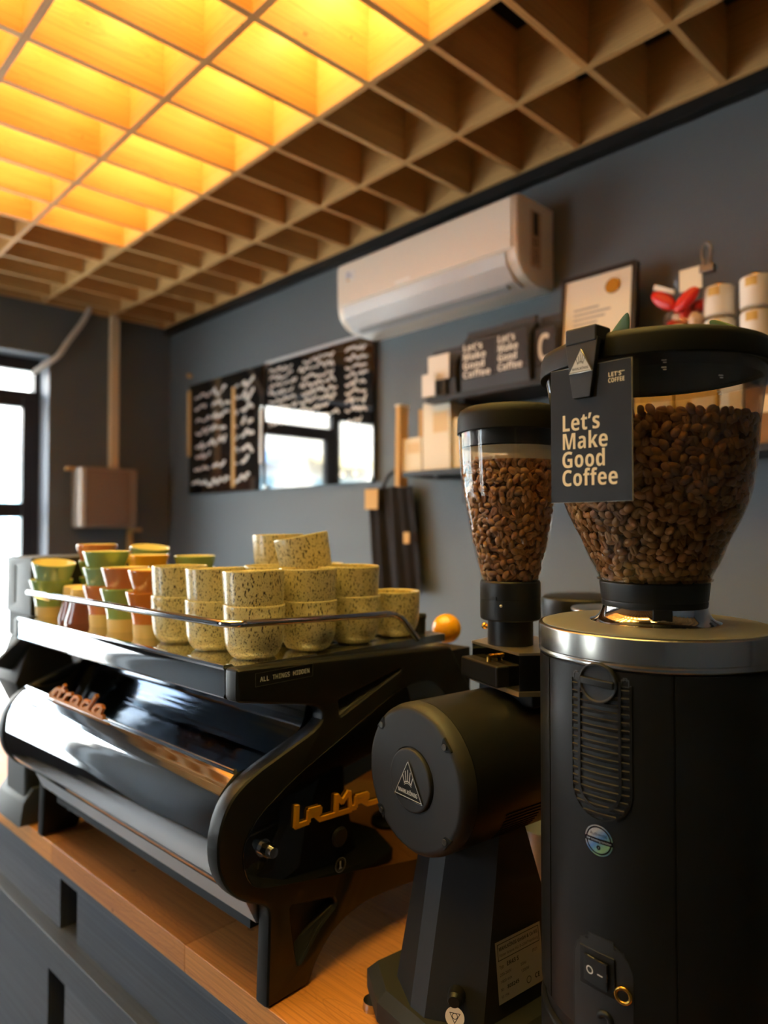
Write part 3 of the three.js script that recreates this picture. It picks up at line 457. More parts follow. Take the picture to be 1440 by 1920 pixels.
  const bdg = canvas(128, 128, (g) => { g.fillStyle = '#060607'; g.fillRect(0, 0, 128, 128); g.strokeStyle = '#8a8a8a'; g.lineWidth = 5; g.beginPath(); g.arc(64, 64, 56, 0, 7); g.stroke(); g.lineWidth = 2; g.beginPath(); g.arc(64, 64, 44, 0, 7); g.stroke(); g.fillStyle = '#9a9a9a'; g.beginPath(); g.moveTo(54, 34); g.lineTo(72, 30); g.lineTo(70, 78); g.lineTo(84, 96); g.lineTo(44, 96); g.lineTo(56, 78); g.fill(); });
  P('badge', new THREE.CircleGeometry(0.0105, 32).rotateY(Math.PI / 2).translate(xr + 0.0026, 1.0547, -0.6473), mat({ map: bdg, roughness: 0.25 }));
  // steam lever with its ball, seen past the barista's side
  const lv = P('steam_lever', tube([V(-0.83, 1.27, -0.93), V(-0.815, 1.30, -0.965), V(-0.80, 1.318, -0.99)], 0.006, 10, 16), M.chrome);
  put(lv, 'lever_ball', new THREE.SphereGeometry(0.0262, 32, 24).translate(-0.80 - ox, 1.3205 - TOP, -1.0 - oz), M.orange, 'glossy orange ball knob');
}
// ------------------------------------------------------------------ slotted grinder beyond the machine's far end
{
  const ox = -1.52, oz = -0.63, t = kthing('grinder', 'dark grey slotted grinder standing beyond the far end of the espresso machine', 'grinder', ox, TOP, oz);
  const P = (n, g, mm) => put(t, n, merge(Array.isArray(g) ? g : [g]).translate(-ox, -TOP, -oz), mm);
  P('head', span(-1.585, -1.455, 1.28, 1.442, -0.78, -0.532, 0.004), M.blackMatte);
  P('back_plate', ext([[-0.064, 0], [0.064, 0], [0.064, 0.11], [-0.064, 0.11]], 0.004, 0.001, [[[-0.02, 0.02], [-0.012, 0.02], [-0.012, 0.095], [-0.02, 0.095]]]).translate(-1.52, 1.33, -0.532), M.greyPlastic);
  P('neck', extX([[-0.532, 1.28], [-0.60, 1.28], [-0.66, 1.10], [-0.56, 1.08], [-0.505, 1.20]], -1.575, -1.465, 0.004), M.blackMatte);
  P('arm', [bar(V(-1.44, 1.31, -0.55), V(-1.50, 1.235, -0.50), 0.045, 0.006, V(0, 0, 1))], M.greyPlastic);
  P('column', span(-1.575, -1.475, 0.95, 1.22, -0.70, -0.528, 0.006), M.greyPlastic);
  P('foot', extX([[-0.515, 0.921], [-0.522, 0.965], [-0.54, 0.99], [-0.74, 0.99], [-0.76, 0.921]], -1.60, -1.465, 0.004), M.greyPlastic);
}
// ------------------------------------------------------------------ cups
{
  const speckTex = canvas(2048, 768, (g, w, h) => {
    g.fillStyle = '#cdc292'; g.fillRect(0, 0, w, h);
    for (let i = 0; i < 10500; i++) { const s = Math.pow(R(), 4) * 5.2 + 1.1; g.fillStyle = R() < 0.75 ? '#2a211c' : '#5a4a3a'; g.beginPath(); g.ellipse(R() * w, R() * h, s * rr(0.8, 1.3), s * 1.25, R() * 3, 0, 7); g.fill(); }
  });
  const speck = mat({ map: speckTex, roughness: 0.3, clearcoat: 0.5, clearcoatRoughness: 0.15 }), speckIn = mat({ map: speckTex, color: 0xfff8e6, roughness: 0.35 });
  const outer = [[0.001, 0], [0.021, 0], [0.0235, 0.001], [0.030, 0.0055], [0.0352, 0.014], [0.0378, 0.024], [0.0392, 0.04], [0.0405, 0.0685], [0.0402, 0.0703], [0.0392, 0.0712]];
  const inner = [[0.0392, 0.0712], [0.0380, 0.0705], [0.0376, 0.068], [0.0365, 0.04], [0.034, 0.022], [0.028, 0.010], [0.001, 0.007]];
  const cup0 = new THREE.Group(); put(cup0, 'outside', lathe(outer, 56), speck); put(cup0, 'inside', lathe(inner, 56), speckIn);
  const TR = 1.3302, up = 0.0432;
  const speckled = [
    [-0.765, -0.556, 0, 'speckled cream cup standing lowest at the near corner of the chrome tray'], [-0.858, -0.556, 0, 'speckled cream cup in the lower front row, second from the near corner'], [-0.952, -0.556, 0, 'speckled cream cup in the lower front row beside the bright orange tumbler'],
    [-0.762, -0.645, 0, 'speckled cream cup in the lower right-hand row, directly behind the near corner cup'], [-0.764, -0.734, 0, 'speckled cream cup in the lower right-hand row, third from the near corner'], [-0.764, -0.824, 0, 'single unstacked speckled cup at the far right end of the tray by the rail'],
    [-0.855, -0.648, 0, 'speckled cream cup in the middle of the lower layer, hidden among the others'], [-0.856, -0.740, 0, 'speckled cream cup of the lower layer behind the middle one'],
    [-0.767, -0.558, 1, 'speckled cream cup stacked in the near corner cup, tilted a little', 0.05], [-0.856, -0.557, 1, 'speckled cream cup stacked second in the upper front row, tilted a little', 0.045], [-0.950, -0.556, 1, 'speckled cream cup stacked third in the upper front row beside the terracotta cups', 0.01],
    [-0.761, -0.644, 1, 'speckled cream cup stacked behind the upper corner cup in the right-hand row', 0.01], [-0.765, -0.732, 1, 'speckled cream cup of the upper layer beside the single unstacked cup', -0.015], [-0.852, -0.650, 1, 'speckled cream cup of the upper layer whose rim shows under the two topmost cups', 0], [-0.852, -0.742, 1, 'speckled cream cup of the upper layer at the back right, mostly hidden', 0],
  ];
  let first = true;
  function addCup(proto, label, x, y, z, tx, tz, group, turn) {
    const o = proto.clone(); o.name = numbered('cup'); scene.add(o); tag(o, label, 'cup', group);
    o.position.copy(K(x, y, z)); o.rotation.set(tx, turn ?? rr(0, 6), tz, 'ZXY'); return o;
  }
  for (const [x, z, k, label, tilt] of speckled) addCup(cup0, label, x, TR + k * up, z, 0, tilt || 0, 'speckled cream cups');
  addCup(cup0, 'topmost speckled cup, nearer of the two and tilted towards the viewer', -0.812, 1.4185, -0.690, 0.14, 0.13, 'speckled cream cups');
  addCup(cup0, 'topmost speckled cup standing upright behind the tilted one', -0.905, 1.4185, -0.705, 0, 0.03, 'speckled cream cups');
  // glazed tumblers: bare clay foot, coloured glaze above
  const clay = mat({ color: 0xcdb680, roughness: 0.7 }), inGlaze = mat({ color: 0xeadfa6, roughness: 0.3, clearcoat: 0.5 });
  const foot = [[0.001, 0], [0.0245, 0], [0.0258, 0.0015], [0.0268, 0.012], [0.0272, 0.024]], wall = [[0.0274, 0.0225], [0.0282, 0.03], [0.0312, 0.044], [0.0355, 0.058], [0.0385, 0.0695], [0.0385, 0.0712], [0.0377, 0.072]], ins = [[0.0377, 0.072], [0.0364, 0.0705], [0.033, 0.055], [0.0285, 0.04], [0.025, 0.022], [0.001, 0.008]];
  const glazes = { green: 0x8ba662, sage: 0x86a57c, terracotta: 0xc47c52, rust: 0xc8742a, mustard: 0xdb9c1a, brown: 0x6a3e36 };
  const protos = {};
  for (const [k, c] of Object.entries(glazes)) { const p = protos[k] = new THREE.Group(); put(p, 'clay_foot', lathe(foot, 48), clay); put(p, 'glaze', lathe(wall, 48), mat({ color: c, roughness: 0.18, clearcoat: 0.7, clearcoatRoughness: 0.08 })); put(p, 'inside', lathe(ins, 48), inGlaze); }
  const S = 0.0335;
  const colored = [
    ['rust', -1.028, -0.552, 0, 0, 'bright rust orange tumbler on the tray next to the speckled cups'], ['green', -1.118, -0.553, 0, 0, 'green tumbler with a bare clay foot on the tray between two orange ones'], ['terracotta', -1.200, -0.560, 0, 0, 'terracotta tumbler on the tray between the green one and the upturned brown cups'],
    ['rust', -1.025, -0.554, 1, 0, 'rust orange tumbler stacked in the bright orange one next to the speckled cups'], ['terracotta', -1.116, -0.554, 1, 0.02, 'terracotta tumbler stacked in the front green one'],
    ['sage', -1.200, -0.560, 0.9, 0, 'sage tumbler stacked in the terracotta one'], ['green', -1.200, -0.560, 1.72, 0, 'green tumbler topmost of the stack on the terracotta one'],
    ['green', -1.400, -0.545, 0, -0.03, 'green tumbler at the far left end of the tray, lower of its pair'], ['sage', -1.398, -0.545, 1, -0.17, 'tilted sage green tumbler stacked at the far left end of the tray'],
    ['green', -1.400, -0.640, 0, 0, 'green tumbler lowest of the stack under the pink terracotta one'], ['green', -1.400, -0.638, 1, 0, 'green tumbler just under the pink terracotta one at the back'], ['terracotta', -1.400, -0.634, 1.95, 0, 'pinkish terracotta tumbler topmost at the back left, its cream inside showing'],
    ['green', -1.345, -0.715, 0, 0, 'green tumbler at the back, hidden under the slanting one'], ['sage', -1.345, -0.715, 1, 0, 'sage tumbler at the back, second of the stack under the slanting one'], ['green', -1.347, -0.715, 1.8, -0.15, 'slanting green tumbler topmost at the back, right of the pink terracotta one'],
    ['green', -1.239, -0.658, 0, 0, 'green tumbler lowest under the mustard one'], ['rust', -1.239, -0.658, 0.72, 0, 'rust tumbler second under the mustard one'], ['mustard', -1.239, -0.658, 1.43, 0, 'mustard yellow tumbler topmost of its stack'],
    ['sage', -1.190, -0.728, 0, 0, 'sage tumbler lowest of the stack right of the mustard one'], ['green', -1.190, -0.728, 0.7, 0, 'green tumbler second of the stack right of the mustard one'], ['green', -1.190, -0.728, 1.36, 0, 'pale green tumbler topmost right of the mustard one'],
  ];
  for (const [c, x, z, k, tilt, label] of colored) addCup(protos[c], label, x, TR + k * S, z, 0, tilt, 'glazed tumblers on the tray');
  const inv = new THREE.Group(); put(inv, 'clay_foot', lathe(foot, 40), clay); put(inv, 'glaze', lathe(wall, 40), mat({ color: glazes.brown, roughness: 0.2, clearcoat: 0.6 })); put(inv, 'inside', lathe(ins, 40), inGlaze);
  const flip = (label, x, z) => { const o = addCup(inv, label, x, TR + 0.0722 * 0.86, z, 0, 0, 'upturned brown cups'); o.rotation.x = Math.PI; o.scale.set(0.84, 0.86, 0.84); };
  flip('upturned dark brown cup with a cream foot, right of the pair', -1.270, -0.552); flip('upturned dark brown cup with a cream foot, left of the pair', -1.336, -0.566);
  // small things at the back of the tray
  const j = kthing('canister', 'small black lidded canister behind the single speckled cup', 'canister', -0.765, TR, -0.878, 0); put(j, 'can', lathe([[0.001, 0], [0.014, 0], [0.015, 0.002], [0.015, 0.022]], 28), M.black); put(j, 'lid', lathe([[0.0155, 0.022], [0.0165, 0.023], [0.0165, 0.030], [0.001, 0.031]], 28), M.blackSatin);
  const q = kthing('sugar_pot', 'small cream pot behind the cups with a ring shaped handle on its lid', 'pot', -0.85, TR, -0.835, 0); put(q, 'pot', lathe([[0.001, 0], [0.022, 0], [0.030, 0.01], [0.031, 0.034], [0.027, 0.040]], 36), M.white); const ql = put(q, 'lid', lathe([[0.028, 0.040], [0.024, 0.045], [0.001, 0.048]], 36), M.white); put(ql, 'ring_handle', new THREE.TorusGeometry(0.013, 0.0035, 10, 32).translate(0, 0.062, 0), M.clear);
}
// ------------------------------------------------------------------ coffee beans: instanced copies that fill a hopper
const beanGeo = (() => {
  const g = new THREE.SphereGeometry(1, 16, 12), p = g.attributes.position;
  for (let i = 0; i < p.count; i++) {
    let x = p.getX(i), y = p.getY(i), z = p.getZ(i);
    if (y < 0) { y *= 0.42; y += 0.30 * Math.exp(-Math.pow((z - 0.10 * Math.sin(x * 2.2)) / 0.14, 2)) * Math.max(0, 1 - x * x * 0.9); }
    p.setXYZ(i, x * 0.0053, y * 0.0032, z * 0.0037);
  }
  g.computeVertexNormals(); return g;
})();
function beans(name, label, origin, turn, profile, top, tones) {   // profile: [radius, height] from the bottom up
  const rad_ = (y) => { for (let i = 0; i + 1 < profile.length; i++) if (y <= profile[i + 1][1]) { const [a, b] = [profile[i], profile[i + 1]], t = (y - a[1]) / (b[1] - a[1]); return a[0] + (b[0] - a[0]) * Math.max(0, t); } return profile[profile.length - 1][0]; };
  const list = [], q = new THREE.Quaternion(), e = new THREE.Euler(), up = V(0, 1, 0), y0 = profile[0][1];
  const add = (x, y, z, normal, tilt) => {
    if (normal) { q.setFromUnitVectors(up, normal); q.multiply(new THREE.Quaternion().setFromEuler(e.set(rr(-tilt, tilt) + (R() < 0.42 ? Math.PI : 0), rr(0, 6.3), rr(-tilt, tilt)))); } else q.setFromEuler(e.set(rr(0, 6.3), rr(0, 6.3), rr(0, 6.3)));
    const s = rr(0.9, 1.12); list.push(new THREE.Matrix4().compose(V(x, y, z), q.clone(), V(s * rr(0.94, 1.1), s, s * rr(0.95, 1.05))));
  };
  for (const [off, dy, tilt] of [[0.0042, 0.0069, 0.35], [0.0095, 0.0075, 0.8]]) for (let y = y0 + 0.004; y < top; y += dy) {
    const r = rad_(y) - off, n = Math.max(6, Math.floor(6.283 * r / 0.0083)), sl = (rad_(y + 0.004) - rad_(y - 0.004)) / 0.008, o = R() * 7;
    for (let k = 0; k < n; k++) { const a = o + (k + rr(-0.3, 0.3)) / n * 6.2832, yy = y + rr(-0.0025, 0.0025); add(Math.cos(a) * (r + rr(-0.001, 0.0006)), yy, Math.sin(a) * (r + rr(-0.001, 0.0006)), V(Math.cos(a), -sl, Math.sin(a)).normalize(), tilt); }
  }
  for (let y = y0 + 0.004; y < top; y += 0.0068) { const r = rad_(y) - 0.013; for (let x = -r; x < r; x += 0.0078) for (let z = -r; z < r; z += 0.0078) if (x * x + z * z < r * r && (y > top - 0.02 || x * x + z * z > (r - 0.022) * (r - 0.022))) add(x + rr(-0.003, 0.003), y + rr(-0.002, 0.002), z + rr(-0.003, 0.003)); }
  const m = new THREE.InstancedMesh(beanGeo, mat({ color: 0xffffff, roughness: 0.42, clearcoat: 0.25, clearcoatRoughness: 0.3 }), list.length), c = new THREE.Color();
  list.forEach((t, i) => { m.setMatrixAt(i, t); const k = rr(0.75, 1.3); m.setColorAt(i, c.setRGB(tones[0] * k, tones[1] * k * rr(0.92, 1.06), tones[2] * k)); });
  m.name = numbered(name); m.castShadow = m.receiveShadow = true; m.position.copy(origin); m.rotation.y = turn; scene.add(m);
  return tag(m, label, 'coffee beans', null, 'stuff');
}
const emblem = (fg, bg) => canvas(512, 448, (g, w, h) => {
  g.fillStyle = bg; g.fillRect(0, 0, w, h); g.strokeStyle = fg; g.fillStyle = fg; g.lineWidth = 12; g.lineJoin = 'round';
  g.lineCap = 'round'; g.lineWidth = 11; for (const [x0, y0, x1, y1] of [[196, 262, 168, 190], [226, 250, 212, 140], [256, 246, 256, 118], [286, 250, 300, 140], [316, 262, 344, 190]]) { g.beginPath(); g.moveTo(x0, y0); g.lineTo(x1, y1); g.stroke(); }
  g.beginPath(); g.arc(256, 330, 84, 3.9, 5.53); g.stroke(); g.lineWidth = 7; g.beginPath(); g.arc(256, 350, 84, 3.9, 5.53); g.stroke();
  g.font = 'bold 62px sans-serif'; g.save(); g.translate(256, 388); g.textAlign = 'center'; g.scale(0.9, 1); g.fillText('MAHLKÖNIG', 0, 0); g.restore();
  g.lineWidth = 8; g.beginPath(); g.moveTo(256, 22); g.lineTo(488, 424); g.lineTo(24, 424); g.closePath(); g.stroke();
});
// a small triangular plate facing +z with the emblem printed on it
function emblemPlate(parent, size, m0, tex, mx) {
  const h = size * 0.875, p = put(parent, 'emblem', ext(round([[-size / 2, -h * 0.42], [size / 2, -h * 0.42], [0, h * 0.58]], size * 0.05), 0.0016, 0.0005), m0); mx(p.geometry);
  const s = new THREE.ShapeGeometry(shape(round([[-size * 0.47, -h * 0.4], [size * 0.47, -h * 0.4], [0, h * 0.54]], size * 0.04))), q = s.attributes.position, uv = s.attributes.uv;
  for (let i = 0; i < q.count; i++) uv.setXY(i, q.getX(i) / size + 0.5, (q.getY(i) + h * 0.42) / h);
  const f = put(p, 'emblem_print', s.translate(0, 0, 0.0019), mat({ map: tex, roughness: 0.35, metalness: 0.3 })); mx(f.geometry); return p;
}
// ------------------------------------------------------------------ grinder with the horizontal drum
const G1 = [-0.534, TOP, -0.605], G1T = TURN - rad(9), G1P = K(...G1);
{
  const t = thing('coffee_grinder', 'black coffee grinder with a round drum cap and the smaller bean hopper', 'coffee grinder', G1P, G1T), hb = 0.2965, r = 0.0842;
  // base plinth and column
  const oct = (a, f, b, c) => [[-a, f - c], [-a * 0.45, f], [a * 0.45, f], [a, f - c], [a, b + c], [a * 0.45, b], [-a * 0.45, b], [-a, b + c]];
  const loft = (lo, hi, y0, y1) => {
    const n = lo.length, tri = [], V3 = (p, y) => [p[0], y, p[1]];
    for (let i = 0; i < n; i++) { const j = (i + 1) % n; tri.push(...V3(lo[i], y0), ...V3(lo[j], y0), ...V3(hi[j], y1), ...V3(lo[i], y0), ...V3(hi[j], y1), ...V3(hi[i], y1)); }
    for (let i = 1; i + 1 < n; i++) { tri.push(...V3(hi[0], y1), ...V3(hi[i], y1), ...V3(hi[i + 1], y1)); tri.push(...V3(lo[0], y0), ...V3(lo[i + 1], y0), ...V3(lo[i], y0)); }
    const g = new THREE.BufferGeometry(); g.setAttribute('position', new THREE.Float32BufferAttribute(tri, 3)); g.setAttribute('uv', new THREE.Float32BufferAttribute(new Float32Array(tri.length / 3 * 2), 2)); g.computeVertexNormals(); return g;
  };
  const B = oct(0.105, 0.014, -0.27, 0.028).map(([x, z]) => [x, z]);
  put(t, 'base', [loft(B, B, 0.009, 0.031), loft(B, oct(0.094, 0.004, -0.262, 0.026), 0.031, 0.043)], mat({ color: 0x24231f, roughness: 0.72, bumpMap: noiseTex, bumpScale: 0.0003 }));
  for (const [x, z] of [[-0.08, -0.005], [0.08, -0.005], [-0.08, -0.25], [0.08, -0.25]]) put(t, 'foot', cyl(0.012, 0.013, 0.0095, 20).translate(x, 0.0048, z), M.steel);
  put(t, 'column', loft([[-0.056, -0.022], [-0.004, 0.0], [0.02, 0.0], [0.073, -0.038], [0.073, -0.182], [-0.056, -0.182]], [[-0.052, -0.0655], [-0.020, -0.052], [0.006, -0.052], [0.053, -0.0857], [0.053, -0.126], [-0.052, -0.126]], 0.040, hb - 0.06), M.blackMatte);
  // drum: turned body with a rounded rim and a flat cap
  const turn = (pts) => lathe(pts, 96).rotateX(Math.PI / 2).translate(0, hb, 0);    // lathe height runs towards +z
  put(t, 'drum', turn([[0.001, -0.31], [0.072, -0.31], [0.083, -0.303], [r, -0.295], [r, -0.0205]]), M.cast);
  put(t, 'drum_cap', turn([[r, -0.02], [r, -0.012], [0.0825, -0.005], [0.079, -0.0012], [0.075, 0.0], [0.0372, 0.0], [0.0368, -0.0012], [0.0355, -0.0012]]), M.blackMatte);
  put(t, 'cap_hub', turn([[0.0352, -0.002], [0.0352, 0.0022], [0.0345, 0.0036], [0.0325, 0.0042], [0.001, 0.0042]]), M.blackMatte);
  emblemPlate(t, 0.051, M.chrome, emblem('#e9e4da', '#1b1a1a'), (g) => g.translate(0.0, hb - 0.002, 0.0044));
  for (const a of [42, 138, 222, 318]) {                          // screw pockets round the cap, flush; recess shade put into the darker colour
    const c = Math.cos(rad(a)), s = Math.sin(rad(a)), k = put(t, 'screw_pocket', ext(round([[-0.010, 0.0025], [0.010, 0.0025], [0.0045, -0.0075], [-0.0045, -0.0075]], 0.003), 0.014, 0.001).translate(0, 0.0, -0.0135).rotateZ(rad(a - 90)).translate(c * (r - 0.0068), hb + s * (r - 0.0068), 0), M.lid);
    put(k, 'screw', [cyl(0.0026, 0.0026, 0.002, 16).rotateX(Math.PI / 2).translate(c * (r - 0.0095), hb + s * (r - 0.0095), 0.001), new THREE.TorusGeometry(0.0029, 0.0006, 6, 18).translate(c * (r - 0.0095), hb + s * (r - 0.0095), 0.0016)], mat({ color: 0x5a564f, roughness: 0.35, metalness: 0.9 }));
  }
  for (let k = 0; k < 9; k++) put(t, 'vent_slot', new THREE.BoxGeometry(0.0016, 0.002, 0.06).translate(0, r, -0.10).rotateZ(rad(-112 - k * 3.4)).translate(0, hb, 0), M.black);
  // chute block, neck, collar
  const hz = -0.162;
  const C = [[-0.046, -0.140], [0.054, -0.118], [0.086, -0.17], [0.078, -0.225], [-0.03, -0.235], [-0.056, -0.19]], grow = (d) => C.map(([x, z]) => { const l = Math.hypot(x - 0.015, z + 0.18); return [x + (x - 0.015) / l * d, z + (z + 0.18) / l * d]; });
  put(t, 'chute_block', loft(C, C, 0.388, 0.4315), M.gloss);
  put(t, 'chute_edge', [loft(grow(0.003), grow(0.003), 0.383, 0.3885), loft(grow(0.001), grow(0.001), 0.4305, 0.4335)], mat({ color: 0xd2c0a2, roughness: 0.28, metalness: 0.9 }), 'bright metal edges');
  const fr = put(t, 'magnet_block', box(0.082, 0.026, 0.02, 0, 0, 0, 0.003).rotateY(rad(-12.4)).translate(-0.008, 0.4025, -0.124), M.blackSatin);
  put(fr, 'screw', [cyl(0.0032, 0.0032, 0.006, 14).translate(0.002, 0.4185, -0.121), cyl(0.0028, 0.0028, 0.012, 14).rotateX(Math.PI / 2).rotateY(rad(-12)).translate(0.006, 0.423, -0.124)], M.brass);
  put(t, 'chute_foot', span(-0.03, 0.06, hb + 0.07, 0.384, -0.225, -0.135, 0.003), M.black);
  const up = (pts, n = 72) => lathe(pts, n).translate(0, -TOP, hz);
  put(t, 'neck', up([[0.0285, 1.346], [0.0285, 1.3835], [0.0275, 1.386]]), M.blackSatin);
  put(t, 'neck_pin', [cyl(0.003, 0.003, 0.012, 12).rotateZ(Math.PI / 2).translate(-0.034, 1.372 - TOP, hz + 0.004), new THREE.SphereGeometry(0.0045, 12, 10).translate(-0.041, 1.372 - TOP, hz + 0.004)], M.brass);
  put(t, 'collar', up([[0.0275, 1.384], [0.0365, 1.385], [0.038, 1.387], [0.038, 1.4105], [0.0374, 1.411], [0.0374, 1.4118], [0.038, 1.4123], [0.0378, 1.431], [0.0365, 1.434], [0.034, 1.434]]), M.cast);
  put(t, 'collar_mark', new THREE.SphereGeometry(0.0018, 10, 8).translate(0.0165, 1.4045 - TOP, hz + 0.0345), M.white); put(t, 'collar_notch', span(0.002, 0.011, 1.411 - TOP, 1.4155 - TOP, hz + 0.034, hz + 0.0378), M.black);
  const prof = [[0.0355, 1.434], [0.0405, 1.452], [0.0462, 1.4756], [0.0512, 1.498], [0.0550, 1.521], [0.0592, 1.54], [0.0618, 1.562], [0.0634, 1.585], [0.0645, 1.61], [0.0648, 1.632]];
  put(t, 'hopper', up(curve(prof, 40)), M.clear, 'clear plastic bean hopper');
  put(t, 'dust_band', up([[0.0622, 1.583], [0.0633, 1.6]]), mat({ color: 0xd9d5cb, roughness: 0.9, transparent: true, opacity: 0.35, side: THREE.DoubleSide }), 'pale film of coffee dust inside the hopper');
  put(t, 'hopper_seam', up([[0.0648, 1.618], [0.0656, 1.6185], [0.0648, 1.619]]), M.clear);
  put(t, 'hopper_lid', up([[0.001, 1.622], [0.060, 1.622], [0.0635, 1.6205], [0.0665, 1.6195], [0.0668, 1.621], [0.0660, 1.640], [0.0635, 1.648], [0.058, 1.6515], [0.001, 1.653]], 96), M.lid, 'black hopper lid');
  put(t, 'lid_liner', up([[0.0612, 1.602], [0.0612, 1.6205]]), mat({ color: 0x1a1715, roughness: 0.3, side: THREE.DoubleSide }));
  // rating plate, service knob, round tag
  const plate = canvas(512, 448, (g) => { g.fillStyle = '#aeaba4'; g.fillRect(0, 0, 512, 448); g.strokeStyle = '#1c1a18'; g.fillStyle = '#1c1a18'; g.lineWidth = 5; g.strokeRect(24, 24, 464, 116); g.font = 'bold 38px sans-serif'; g.fillText('MAHLKÖNIG GmbH & Co KG', 36, 74, 440); g.font = '28px sans-serif'; g.fillText('Tilsiter Strasse 142, D-22047 Hamburg', 36, 118, 440); g.font = 'bold 44px sans-serif'; g.fillText('EK43 S', 110, 202); g.font = '30px sans-serif'; g.fillText('Typ', 30, 200); g.fillText('200-240V', 30, 256); g.fillText('50Hz', 260, 256); g.fillText('IP21', 400, 200); g.fillText('1400 min', 30, 306); g.fillText('1300W', 260, 306); g.fillText('Nr.', 30, 362); g.font = 'bold 40px sans-serif'; g.fillText('808245', 100, 364); g.font = '26px sans-serif'; g.fillText('S3 15%', 30, 412); g.font = 'bold 50px sans-serif'; g.fillText('CE', 410, 400); g.beginPath(); g.arc(340, 384, 24, 0, 7); g.stroke(); });
  const pg = new THREE.PlaneGeometry(0.074, 0.064), lean = Math.atan2(0.02, 0.196); put(t, 'rating_plate', pg.rotateY(Math.PI / 2).rotateZ(lean).translate(0.0715, 0.093, -0.098), mat({ map: plate, roughness: 0.4, metalness: 0.3 }), 'grey metal rating plate');
  put(t, 'service_knob', [cyl(0.0085, 0.0095, 0.012, 24).rotateX(Math.PI / 2), cyl(0.006, 0.0085, 0.004, 24).rotateX(Math.PI / 2).translate(0, 0, 0.008)].map((g) => g.rotateY(rad(34)).translate(0.0475, 0.072, -0.022)), M.blackSatin);
  const tg = canvas(128, 128, (g) => { g.fillStyle = '#e8ddcf'; g.fillRect(0, 0, 128, 128); g.strokeStyle = '#2a2622'; g.lineWidth = 4; g.beginPath(); g.moveTo(30, 40); g.lineTo(98, 40); g.lineTo(64, 100); g.closePath(); g.stroke(); g.beginPath(); g.arc(64, 58, 17, 0, 7); g.stroke(); });
  put(t, 'round_tag', new THREE.CircleGeometry(0.0105, 32).rotateX(-0.15).rotateY(rad(34)).translate(0.055, 0.0575, -0.0135), mat({ map: tg, roughness: 0.4 }), 'round cream sticker');
  beans('coffee_beans', 'roasted coffee beans filling the smaller clear hopper', V(0, 0, hz).applyAxisAngle(V(0, 1, 0), G1T).add(V(G1P.x, 0, G1P.z)), 0, prof.map(([a, b]) => [a - 0.0006, b]), 1.583, [0.33, 0.152, 0.05]);
}
